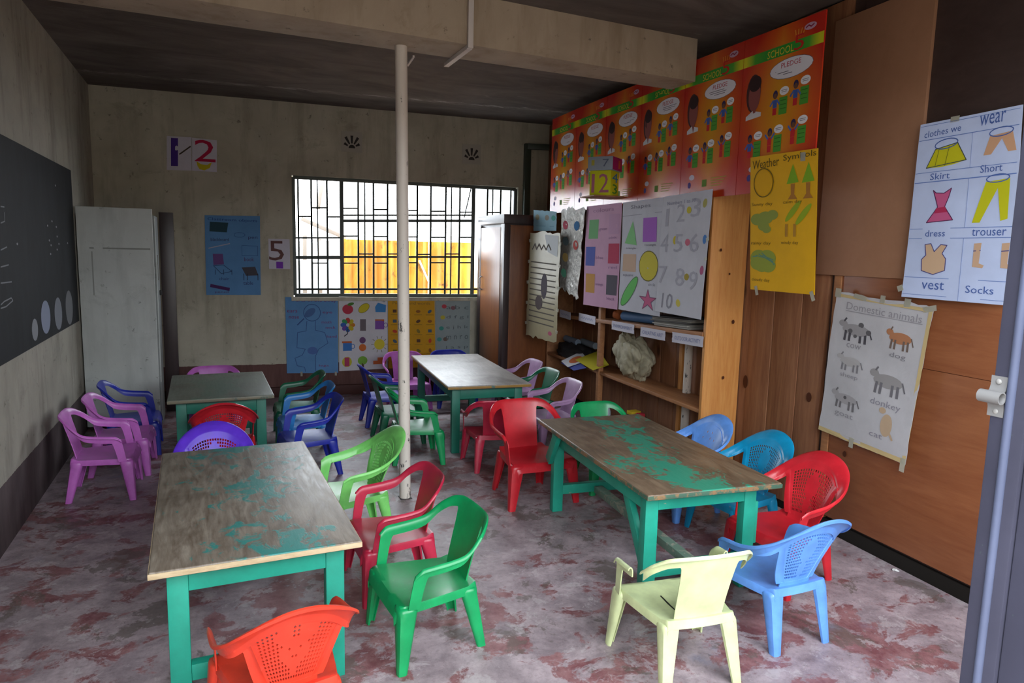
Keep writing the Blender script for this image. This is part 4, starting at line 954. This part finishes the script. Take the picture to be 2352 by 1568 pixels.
ta, tb = Vector((rp(a_.y, 0, .17).x, a_.y, zsh(a_.y)+.042)), Vector((rp(b_.y, 0, .17).x, b_.y, zsh(b_.y)+.042))
rt = empty('rolled_chart', (ta+tb)/2-Vector((0, 0, .042))); tag(rt, 'blue rolled chart lying on the upper shelf', 'paper roll')
tube('roll', [ta-rt.location, tb-rt.location], .038, flat('#4a6f9c', .6), rt, 18)
oc = Vector((rp(ta.y+.1, 0, .18).x, ta.y+.1, zsh(ta.y+.1)))
ob = empty('orange_ball', oc); tag(ob, 'orange crumpled ball at the end of the blue roll', 'ball')
bm = bmesh.new(); bmesh.ops.create_icosphere(bm, subdivisions=3, radius=.042)
for v in bm.verts: v.co *= 1+.2*noise.noise(v.co*40)
for v in bm.verts: v.co.z += .050
put('ball_skin', bm, flat('#b5673c', .7), ob)
mz = rw(1566, 760, .15)
mcol = ['#8b8680', '#a6a29a', '#6c6862', '#4e4b49', '#9a958b', '#7a7670', '#3c3a3a']
zc = zsh(mz.y+.0)+.006
for k in range(7):
    r_ = empty('magazine', (rp(mz.y, 0, .15).x+.008*((k*37) % 5-2)*.5, mz.y+.02*((k*53) % 5-2)*.5, zc), -WS+math.radians(((k*29) % 7-3)*1.2)); r_.rotation_euler.x = math.atan((Z1b-Z1a)/(sy1-sy0))
    tag(r_, ('grey magazine at the bottom of the pile on the upper shelf', 'second magazine from the bottom of the shelf pile', 'third magazine from the bottom of the shelf pile', 'dark magazine in the middle of the shelf pile', 'third magazine from the top of the shelf pile', 'second magazine from the top of the shelf pile', 'black topmost magazine of the shelf pile')[k], 'magazine', 'magazines on the upper shelf')
    box('cover', (-.10, -.24, 0), (.10, .24, .010), flat(mcol[k], .5), r_, .001); zc += .0108
# black heap, rolled papers and colour sheets at the far end of the lower shelf
hc = rw(1275, 815, .20)
heap = empty('dark_cloth_heap', (rp(5.75, 0, .15).x, 5.75, Z2)); tag(heap, 'heap of dark cloth and bags at the far end of the lower shelf', 'cloth heap')
bm = bmesh.new(); bmesh.ops.create_icosphere(bm, subdivisions=4, radius=1)
for v in bm.verts:
    d = v.co.normalized(); r = 1+.3*noise.noise(d*2.6)+.12*noise.noise(d*6)
    v.co = Vector((d.x*r*.11, d.y*r*.30, max(0, d.z*r*.10+.04)))
put('cloth', bm, flat('#232021', .8, 'dark_cloth'), heap, angle=180)
for k, (yy_, off_, c, lab) in enumerate(((5.55, .11, '#7d8790', 'grey rolled paper on the dark heap, nearer the upright'), (5.80, .17, '#6d7886', 'grey rolled paper on the dark heap, nearer the wardrobe'))):
    r_ = empty('paper_roll', rp(yy_, Z2+.155, off_)); tag(r_, lab, 'paper roll', 'rolled papers on the dark heap'); tube('roll', [(-.02, -.16, 0), (.02, .16, 0)], .03, flat(c, .6), r_)
for cs, c, lab in ((((1288, 833, .33), (1330, 829, .27), (1347, 845, .33), (1318, 851, .37)), '#35418f', 'dark blue sheet under the papers on the lower shelf'), (((1289, 829, .345), (1335, 807, .18), (1352, 827, .25), (1304, 843, .37)), '#c9c8cf', 'white sheet with an orange patch on the lower shelf'), (((1321, 826, .31), (1376, 805, .12), (1399, 838, .20), (1362, 850, .36)), '#b7ab2c', 'yellow sheet beside the sack on the lower shelf')):
    p = Poster('paper_sheet', [rw(*q_) for q_ in cs], NR+Vector((0, 0, 1)), flat(c, .6), lab, 'paper sheet', 'sheets on the lower shelf', .003, .002, 4)
    if 'orange' in lab: p.ell('orange_patch', .55, .45, .32, .3, '#c0653a')
    p.done()
bp = rw(1394, 940, .17); bt = empty('water_bottle', (rp(bp.y, 0, .17).x, bp.y, 0)); tag(bt, 'small bottle with a blue cap on the floor under the shelf', 'bottle')
bh = at(1394, 921, 1, bp.y).z
tube('bottle_body', [(0, 0, 0), (0, 0, bh-.09), (0, 0, bh-.05), (0, 0, bh-.028)], [.034, .034, .02, .014], flat('#c9d3da', .3), bt); tube('cap', [(0, 0, bh-.028), (0, 0, bh)], .016, flat('#2b4fb0', .4), bt); tube('bottle_label', [(0, 0, bh-.2), (0, 0, bh-.12)], .0348, flat('#3a62b8', .5), bt)
tp = rw(1462, 945, .16); tl = empty('toy_tool', (rp(tp.y, 0, .16).x, tp.y, 0)); tag(tl, 'black and red toy with a yellow strip under the shelf', 'toy')
th_ = max(.1, tp.z); box('body', (-.05, -.09, 0), (.05, .08, th_-.03), flat('#232122', .5), tl, .012); box('yellow_strip', (-.045, .0, th_-.03), (.045, .075, th_), flat('#c9a92a', .5), tl, .006); box('red_knob', (-.03, -.08, th_-.03), (.03, -.03, th_), flat('#b02f3a', .5), tl, .008)

# ------------------------------------------------------------------ tables
def table(name, c, rz, w, l, h, label, mtop, mleg, brace=False, hstretch=True, edge=M_EDGE, over=.045, over_l=.07, centre=False):
    r = empty(name, (c[0], c[1], 0), rz); tag(r, label, 'table', 'classroom tables')
    tt = .026; bm = bmesh.new(); n = 3
    bm_box(bm, (-w/2, -l/2, h-tt), (w/2, l/2, h)); bev(bm, .006, 3); top = put('table_top', bm, [mtop], r, angle=40)
    # bare edge strips
    for lo, hi in (((-w/2-.002, -l/2-.002, h-tt+.003), (w/2+.002, -l/2+.004, h-.005)), ((-w/2-.002, -l/2+.005, h-tt+.003), (-w/2+.004, l/2-.005, h-.005)), ((w/2-.004, -l/2+.005, h-tt+.003), (w/2+.002, l/2-.005, h-.005)), ((-w/2-.002, l/2-.004, h-tt+.003), (w/2+.002, l/2+.002, h-.005))): box('edge_strip', lo, hi, edge, top, .0015)
    a = w/2-over; b = l/2-over_l; lt = .062; lh = h-tt
    for sx in (-1, 1):
        for sy_ in (-1, 1):
            bm = bmesh.new(); bm_box(bm, (sx*a-(lt if sx > 0 else 0), sy_*b-(lt*.8 if sy_ > 0 else 0), 0), (sx*a+(lt if sx < 0 else 0), sy_*b+(lt*.8 if sy_ < 0 else 0), lh-.0005)); bev(bm, .004); put('leg', bm, mleg, r)
    ah = .085
    for sy_ in (-1, 1): box('apron', (-a+lt, sy_*b-(.028 if sy_ > 0 else -.002), lh-ah), (a-lt, sy_*b+(.028 if sy_ < 0 else -.002), lh-.0005), mleg, r, .003)
    for sx in (-1, 1): box('apron', (sx*a-(.028 if sx > 0 else -.002), -b+.05, lh-ah), (sx*a+(.028 if sx < 0 else -.002), b-.05, lh-.0005), mleg, r, .003)
    if hstretch:
        for sy_ in (-1, 1): box('stretcher', (-a+lt, sy_*(b-.025)-.02, .10), (a-lt, sy_*(b-.025)+.02, .155), mleg, r, .003)
    if centre: box('stretcher', (-.025, -b+.06, .10), (.025, b-.06, .14), M_DUSTY, r, .003)
    if brace:
        bar('brace', (-a+.028, -b+.05, .16), (-a+.028, -b+.26, lh-.02), .05, .03, mleg, r, .003, up=(1, 0, 0))
        bar('brace', (-a+.028, b+.02, .30), (-a+.028, b-.09, lh-.02), .045, .03, M_DUSTY, r, .003, up=(1, 0, 0)) if False else bar('brace', (-a-.02, b-.02, lh-.19), (-a-.02, b-.14, lh-.005), .06, .028, mleg, r, .003, up=(1, 0, 0))
        box('knot_block', (a+.0, -b+.01, .20), (a+.022, -b+.045, .40), mleg, r, .006)
    return r
M_DUSTY = m_paint('dusty_green_paint', '#6f8a7a', '#9a9686', .55)
TH = .52
table('wooden_table', (1.030, 2.888), math.radians(1.7), .64, 1.315, TH, 'front turquoise table with worn brown top and pale bare edge', m_tabletop('worn_tabletop', '#5f5042', '#93887a', '#1d7f78', 1.3), M_TURQ)
table('wooden_table', (2.938, 2.91), math.radians(-5.5), .66, 1.325, TH, 'turquoise table with flaking green top between the red and blue chairs', m_tabletop('flaking_tabletop', '#5e4a38', '#84705a', '#1f8f74', 5.1), M_TURQ, brace=True, centre=True, edge=m_paint('green_brown_edge', '#4a6a58', '#8a6a4a', .5), over=.05, over_l=.10)
table('wooden_table', (2.85, 5.41), math.radians(-5.0), .635, 1.52, TH, 'grey topped green table at the back, in front of the wardrobe', m_tabletop('grey_tabletop', '#8c8782', '#a7a29c', '#8f8a84', 9.0), M_DKTURQ, edge=m_paint('ochre_green_edge', '#a8803c', '#3a6a64', .56))
table('wooden_table', (.955, 5.21), math.radians(1.0), .635, .93, TH, 'small dull green table beside the white cabinet', m_tabletop('dull_green_tabletop', '#5d6258', '#6f7468', '#5a6a5c', 2.2), M_DKTURQ, edge=m_paint('dull_edge', '#7a7460', '#4a5a50', .55))

# ------------------------------------------------------------------ chairs
def spl(tab, u):
    u = abs(u)
    if u <= tab[0][0]: return tab[0][1:]
    for a, b in zip(tab, tab[1:]):
        if u <= b[0]:
            k = (u-a[0])/(b[0]-a[0]); return tuple(x+(y-x)*k for x, y in zip(a[1:], b[1:]))
    return tab[-1][1:]
def smooth_tab(tab, n=90):
    # resample a control table with Catmull-Rom so that the shell is smooth
    out = []; m = len(tab)
    for i in range(m-1):
        p0, p1, p2, p3 = tab[max(i-1, 0)], tab[i], tab[i+1], tab[min(i+2, m-1)]
        st = 8
        for k in range(st):
            t = k/st; row = [p1[0]+(p2[0]-p1[0])*t]
            for c in range(1, len(p1)):
                s = 1.0
                if i == 0: m1 = (p2[c]-p1[c])/(p2[0]-p1[0]) if c != 2 and c != 3 else 0.0
                else: m1 = (p2[c]-p0[c])/(p2[0]-p0[0])
                m2 = (p3[c]-p1[c])/(p3[0]-p1[0])
                h = p2[0]-p1[0]; t2, t3 = t*t, t*t*t
                row.append((2*t3-3*t2+1)*p1[c]+(t3-2*t2+t)*h*m1+(-2*t3+3*t2)*p2[c]+(t3-t2)*h*m2)
            out.append(tuple(row))
    out.append(tab[-1]); return out
SEAT = .245
# u, x, y, z_top, lip
TAB_A = smooth_tab([(0, 0, -.198, .507, .014), (.06, .06, -.196, .507, .014), (.11, .11, -.188, .505, .016), (.15, .15, -.165, .494, .018), (.19, .182, -.128, .462, .02), (.24, .197, -.075, .414, .022), (.30, .20, -.02, .399, .022), (.38, .20, .06, .391, .022), (.42, .199, .098, .386, .022), (.45, .197, .122, .366, .018)])
TAB_B = smooth_tab([(0, 0, -.238, .564, .036), (.04, .04, -.236, .560, .036), (.08, .079, -.229, .546, .036), (.12, .115, -.212, .521, .036), (.155, .142, -.188, .492, .034), (.20, .166, -.150, .457, .03), (.26, .182, -.092, .424, .026), (.33, .187, -.024, .403, .022), (.40, .186, .045, .394, .02), (.44, .184, .085, .386, .018), (.475, .182, .112, .368, .014)])
def shell(style, u, z):
    tab = TAB_A if style == 'A' else TAB_B
    x, y, zt, lip = spl(tab, u); s = -1 if u < 0 else 1
    k = min(1, max(0, (abs(u)-.11)/.15)); k = k*k*(3-2*k)
    dy = (.072 if style == 'A' else .118)*(1-k) + .02*k; dx = -.008*k
    t = (z-SEAT)/(zt-SEAT) if zt > SEAT else 1
    t2 = max(-.2, min(1.3, t)); tt_ = t2**1.15 if t2 > 0 else t2
    e = .01; x1, y1, _, _ = spl(tab, abs(u)+e); x0, y0, _, _ = spl(tab, max(0, abs(u)-e)); tx, ty = x1-x0, y1-y0; L = math.hypot(tx, ty) or 1
    nx, ny = ty/L, -tx/L
    if abs(u) < 1e-5: nx, ny = 0, -1
    return Vector((s*(x+dx*(1-tt_)), y+dy*(1-tt_), z)), Vector((s*nx, ny, 0)), zt, lip
def zbot(style, u):
    a = abs(u); tab = TAB_A if style == 'A' else TAB_B; zt = spl(tab, a)[2]
    if style == 'A': e0, e1, p0, p1, bw_ = .094, .112, .385, .402, .042
    else: e0, e1, p0, p1, bw_ = -1, -.5, .405, .42, (.074 if a < .16 else .074-.034*min(1, (a-.16)/.12))
    hi = zt-bw_; lo = SEAT-.012
    if a <= e0: return lo
    if a < e1: k = (a-e0)/(e1-e0); return lo+(hi-lo)*(1-(1-k)**2.2)
    if a <= p0: return hi
    if a < p1: k = (a-p0)/(p1-p0); return hi+(lo-hi)*(k**2.2)
    return lo
def ulist(a, b):
    base = sorted({round(a+(b-a)*i/44, 5) for i in range(45)} | {round(s*x, 5) for s in (-1, 1) for x in (.094, .096, .098, .101, .104, .108, .112, .12, .385, .389, .393, .396, .399, .402, .405, .408, .411, .414, .417, .42)})
    return [u for u in base if a-1e-6 <= u <= b+1e-6]
def shell_strip(style, a, b, thick=.0045, name='x'):
    bm = bmesh.new(); cols = []
    for u in ulist(a, b):
        zb = zbot(style, u); _, n, zt, lip = shell(style, u, .3)
        prof = [(-.013, 1.0), (-.004, .86), (0, .55), (-.004, .25), (-.013, .07), (-.024, 0)]
        if style == 'B': prof = [(-.014, 1.1), (-.003, 1.03), (0, .85), (-.006, .56), (-.020, .26), (-.040, .06)]
        col = []
        for dz, o in prof:
            P, n, _, _ = shell(style, u, max(zb, zt+dz)); P.z = zt+dz; col.append(P + n*(o*lip))
        z1 = zt+prof[-1][0]
        for k in range(1, 9):
            z = z1+(zb-z1)*k/8; P, _, _, _ = shell(style, u, z); col.append(P)
        cols.append(col)
    bm_grid(bm, cols); solid(bm, thick); return bm
def seat_bm(style, slit=False):
    bm = bmesh.new(); rows = []; ys = [-.145, -.135, -.11, -.06, 0, .06, .11, .145, .165, .178, .186, .188]
    for y in ys:
        t = (y+.145)/.33; w = .128+.058*min(1, max(0, t))**.8
        if y > .145: w -= .03*((y-.145)/.043)**2
        drop = 0 if y < .16 else -.0*0 - .045*((y-.16)/.028)**1.7
        row = []
        for k in range(-8, 9):
            s = k/8; x = w*s; dish = -.012*(1-s*s)*(1-abs(y)/.25)
            z = SEAT+dish+drop+(.010 if y < -.13 else 0)
            row.append(Vector((x, y, z)))
        lo = row[0]+Vector((-.004, 0, -.012)); lo2 = row[0]+Vector((-.004, 0, -.032)); hi = row[-1]+Vector((.004, 0, -.012)); hi2 = row[-1]+Vector((.004, 0, -.032))
        rows.append([lo2, lo]+row+[hi, hi2])
    r0 = rows[0]; rows.insert(0, [p+Vector((0, -.006, -.03)) for p in r0])
    bm_grid(bm, rows); solid(bm, .0045); return bm
def leg_bm(sx, front, style):
    top = Vector((sx*.158, .142, SEAT-.022)) if front else Vector((sx*.114, -.116, SEAT-.022))
    foot = Vector((sx*.19, .168, .0)) if front else Vector((sx*(.140 if style == 'A' else .128), -.165, .0))
    ang = math.atan2(.9 if front else -.9, sx*1.0); bm = bmesh.new(); rows = []
    rt = .038 if front else .034
    prof = [(top+Vector((0, 0, .016)), rt*.35), (top+Vector((0, 0, .0145)), rt*.72), (top+Vector((0, 0, .010)), rt*.9), (top, rt)]
    prof += [(top.lerp(foot, t), rt*(1-t)+.0185*t) for t in (.12, .28, .46, .64, .82, 1)]
    for c, r in prof:
        row = []
        for j in range(13):
            a = ang+math.radians(-112+224*j/12); ca, sa = math.cos(a), math.sin(a)
            m = max(abs(ca), abs(sa))**.55
            row.append(c+Vector((ca*r/m, sa*r/m, 0)))
        rows.append(row)
    bm_grid(bm, rows); solid(bm, .0045)
    for v in bm.verts: v.co.z = max(0.0, v.co.z)
    return bm
def lat_map(a, b):
    wu = .062+.072*b**.8; u = a*wu; zt = spl(TAB_B, u)[2]; z0, z1 = SEAT+.012, zt-.064
    return u, z0+(z1-z0)*b
def lat_P(a, b, off=0.0):
    u, z = lat_map(a, b); P, n, _, _ = shell('B', u, z); return P+n*off
def lattice_bm(kind):
    bm = bmesh.new(); N, Mz = (20, 15) if kind != 'holes' else (18, 14)
    V = [[bm.verts.new(lat_P(-1+2*i/N, j/Mz)) for i in range(N+1)] for j in range(Mz+1)]
    def fill(a, b):
        if kind == 'grid': return (a*a/.10+(b-.62)**2/.05 < 1) or (a*a/.03+(b-.25)**2/.03 < 1)
        if kind == 'face':
            if any((a-x)**2/.006+(b-y)**2/.0022 < 1 for x, y in ((-.14, .56), (.14, .56))) or (a*a/.02+(b-.44)**2/.0022 < 1): return False
            return (a*a/.14+(b-.5)**2/.05 < 1) or any((a-x)**2/.04+(b-y)**2/.03 < 1 for x, y in ((-.28, .8), (.3, .82))) or (abs(a) < .12 and b < .3 and b > .1)
        return not ((i_ in (5, 8, 11, 13)) and (j_ in (4, 6, 9, 11)) and (i_*7+j_*3) % 4 != 0)
    for j in range(Mz):
        for i in range(N):
            q = [V[j][i], V[j][i+1], V[j+1][i+1], V[j+1][i]]; a, b = -1+2*(i+.5)/N, (j+.5)/Mz; i_, j_ = i, j
            if fill(a, b) or j in (0, Mz-1) or i in (0, N-1): bm.faces.new(q); continue
            c = sum((v.co for v in q), Vector())/4
            if kind == 'face':
                mids = [bm.verts.new(c+((q[k].co+q[(k+1) % 4].co)/2-c)*.78) for k in range(4)]
                for k in range(4):
                    bm.faces.new((q[k], q[(k+1) % 4], mids[k])); bm.faces.new((q[k], mids[k], mids[(k-1) % 4]))
            else:
                inn = [bm.verts.new(c+(v.co-c)*.68) for v in q]
                for k in range(4): bm.faces.new((q[k], q[(k+1) % 4], inn[(k+1) % 4], inn[k]))
    solid(bm, .004); return bm
def latframe_bm():
    bm = bmesh.new()
    for s in (-1, 1):
        rows = []
        for j in range(15):
            b = j/14; u, z = lat_map(s*1.0, b); w = .026*(1+.4*(1-b)+(1.2*(b-.8)/.2 if b > .8 else 0)); row = []
            for k in range(5):
                uu = u-s*.004+s*w*k/4; zz = min(z, spl(TAB_B, uu)[2]-.045); P, n, _, _ = shell('B', uu, zz); row.append(P+n*(.006*(k/4)**2 if k else .003))
            rows.append(row)
        bm_grid(bm, rows)
    rows = []
    for j in range(3):
        row = []
        for i in range(13):
            u, _ = lat_map((-1+2*i/12)*1.25, 0); P, n, _, _ = shell('B', u, SEAT-.012+.014*j); row.append(P+n*.002)
        rows.append(row)
    bm_grid(bm, rows); solid(bm, .005); return bm
MESH = {}
def chair_mesh(key, make):
    if key not in MESH:
        me = bpy.data.meshes.new(key[1]); bm = make(); bmesh.ops.recalc_face_normals(bm, faces=bm.faces[:]); bm.to_mesh(me); bm.free()
        me.polygons.foreach_set('use_smooth', [True]*len(me.polygons)); me.set_sharp_from_angle(angle=math.radians(50)); me.materials.append(None); MESH[key] = me
    return MESH[key]
def part(name, me, mat, parent):
    o = bpy.data.objects.new(name, me); COL.objects.link(o); o.parent = parent
    o.material_slots[0].link = 'OBJECT'; o.material_slots[0].material = mat; return o
def chair(kind, x, y, head, color, label, scale=1.0, group=None, broken=False, lat='grid'):
    r = empty('plastic_armchair', (x, y, 0), math.radians(head-90)); r.scale = (scale,)*3
    tag(r, label, 'chair', group or 'children\'s plastic armchairs'); m = plastic(color)
    st = kind
    part('seat', chair_mesh((st, 'seat'), lambda: seat_bm(st)), m, r)
    ue = .45 if st == 'A' else .475; ub = .19 if st == 'A' else .22
    ubk = .232 if broken else ub
    back = part('backrest', chair_mesh((st, 'backrest', broken), lambda: shell_strip(st, -ubk, ubk)), m, r)
    if st == 'B':
        part('lattice', chair_mesh((st, 'lattice', lat), lambda: lattice_bm(lat)), m, back)
        part('lattice_frame', chair_mesh((st, 'lattice_frame'), latframe_bm), m, back)
    u0 = .31 if broken else ub
    for s in (-1, 1):
        a, b = (u0, ue) if s > 0 else (-ue, -u0)
        if broken and s > 0: a = .36
        part('armrest', chair_mesh((st, 'armrest', s, broken), lambda: shell_strip(st, a, b)), m, r)
        part('leg', chair_mesh((st, 'leg', s, 1), lambda: leg_bm(s, True, st)), m, r)
        part('leg', chair_mesh((st, 'leg', s, 0), lambda: leg_bm(s, False, st)), m, r)
    if broken:
        for x_, l_ in ((-.05, .07), (.02, .045)): box('seat_slit', (x_-.002, -.06, SEAT-.012), (x_+.002, -.06+l_*1.6, SEAT-.0065), flat('#20221c', .8), r, 0)
    return r
PINK, CRIM, RED, ORNG = '#cb6fca', '#c42846', '#cf2430', '#f2462f'
GRN, DGRN, LGRN, PURP = '#0c9a58', '#136b4b', '#84dd72', '#6a3ae0'
DBLU, BBLU, SKYB, TEAL, YEL, MAUV = '#1f2ea6', '#2a86d2', '#6aa2f2', '#0a93c2', '#dfeab0', '#b78fb9'
chair('A', .297, 4.657, -.5, PINK, 'orchid pink armchair nearest the camera along the left wall')
chair('A', .345, 5.115, -1.7, PINK, 'orchid pink armchair between the other pink one and the blue one, left wall')
chair('A', .366, 5.575, 1.5, DBLU, 'dark blue armchair in front of the white cabinet')
chair('A', 1.526, 5.62, 178, DGRN, 'dark green armchair at the far right of the small green table')
chair('A', 1.520, 5.13, 180.2, BBLU, 'bright blue armchair at the right of the small green table')
chair('A', 1.499, 4.673, 184.7, DBLU, 'dark blue armchair at the right of the small green table')
chair('B', .969, 4.70, 90, RED, 'red lattice-back armchair pushed under the small green table', .98)
chair('B', .913, 3.72, 270, PURP, 'purple lattice-back armchair at the far end of the front table', .98)
chair('A', .912, 5.93, 270, PINK, 'pink armchair behind the small green table, only its top showing')
chair('B', 1.575, 3.535, 188.5, LGRN, 'light green lattice-back armchair beside the white post', .98)
chair('A', 1.649, 2.947, 182, CRIM, 'crimson armchair at the front table between light green and green chairs')
chair('A', 1.661, 2.447, 184.7, GRN, 'bright green armchair nearest the camera at the front table')
chair('B', 1.093, 2.06, 98, ORNG, 'orange-red lattice-back armchair at the near end of the front table', .97, lat='face')
chair('A', 2.25, 5.825, 0, DBLU, 'dark blue armchair at the far left of the back table')
chair('A', 2.235, 5.27, 0, DGRN, 'dark green armchair in the middle of the left side of the back table')
chair('A', 2.235, 4.729, -6, GRN, 'green armchair behind the post at the back table')
chair('A', 2.60, 6.36, 270, PINK, 'pink armchair between the back table and the picture posters')
chair('A', 3.06, 6.36, 270, DBLU, 'dark blue armchair behind the far end of the back table')
chair('A', 2.71, 4.40, 79, CRIM, 'crimson armchair with its back to the camera at the near end of the back table')
chair('A', 2.70, 3.74, 271, RED, 'large glossy red armchair at the far end of the flaking green table', 1.12)
chair('A', 3.261, 3.79, 269.8, GRN, 'green armchair at the far end of the flaking table by the bookshelf')
chair('A', 3.343, 4.749, 178.9, MAUV, 'mauve armchair nearest the camera at the right of the back table')
chair('A', 3.40, 5.248, 180, DGRN, 'green armchair between the two mauve ones by the bookshelf')
chair('A', 3.474, 5.729, 180, MAUV, 'mauve armchair farthest back, near the wardrobe')
chair('B', 3.47, 3.25, 178, SKYB, 'sky blue armchair with a punched back beside the pine panel', .98, lat='holes')
chair('B', 3.50, 2.815, 181, TEAL, 'teal lattice-back armchair on the right side of the flaking table', .99)
chair('B', 3.385, 2.37, 183, RED, 'red lattice-back armchair against the plywood wall', 1.01)
chair('B', 2.985, 2.02, 90.5, SKYB, 'sky blue lattice-back armchair nearest the camera', .985)
chair('A', 2.479, 1.955, 83.3, YEL, 'pale yellow armchair with both arms broken off', broken=True)
# small scrap of paper by the right wall
s_ = empty('paper_scrap', fl(2057, 1311)); tag(s_, 'small white paper scrap on the floor by the plywood wall', 'scrap')
bm = bmesh.new(); bmesh.ops.create_icosphere(bm, subdivisions=2, radius=.014)
for v in bm.verts: v.co = Vector((v.co.x*(1+noise.noise(v.co*90)), v.co.y*(1+noise.noise(v.co*70)), (v.co.z+.014)*.4))
put('paper', bm, flat('#dcdad8', .8), s_)
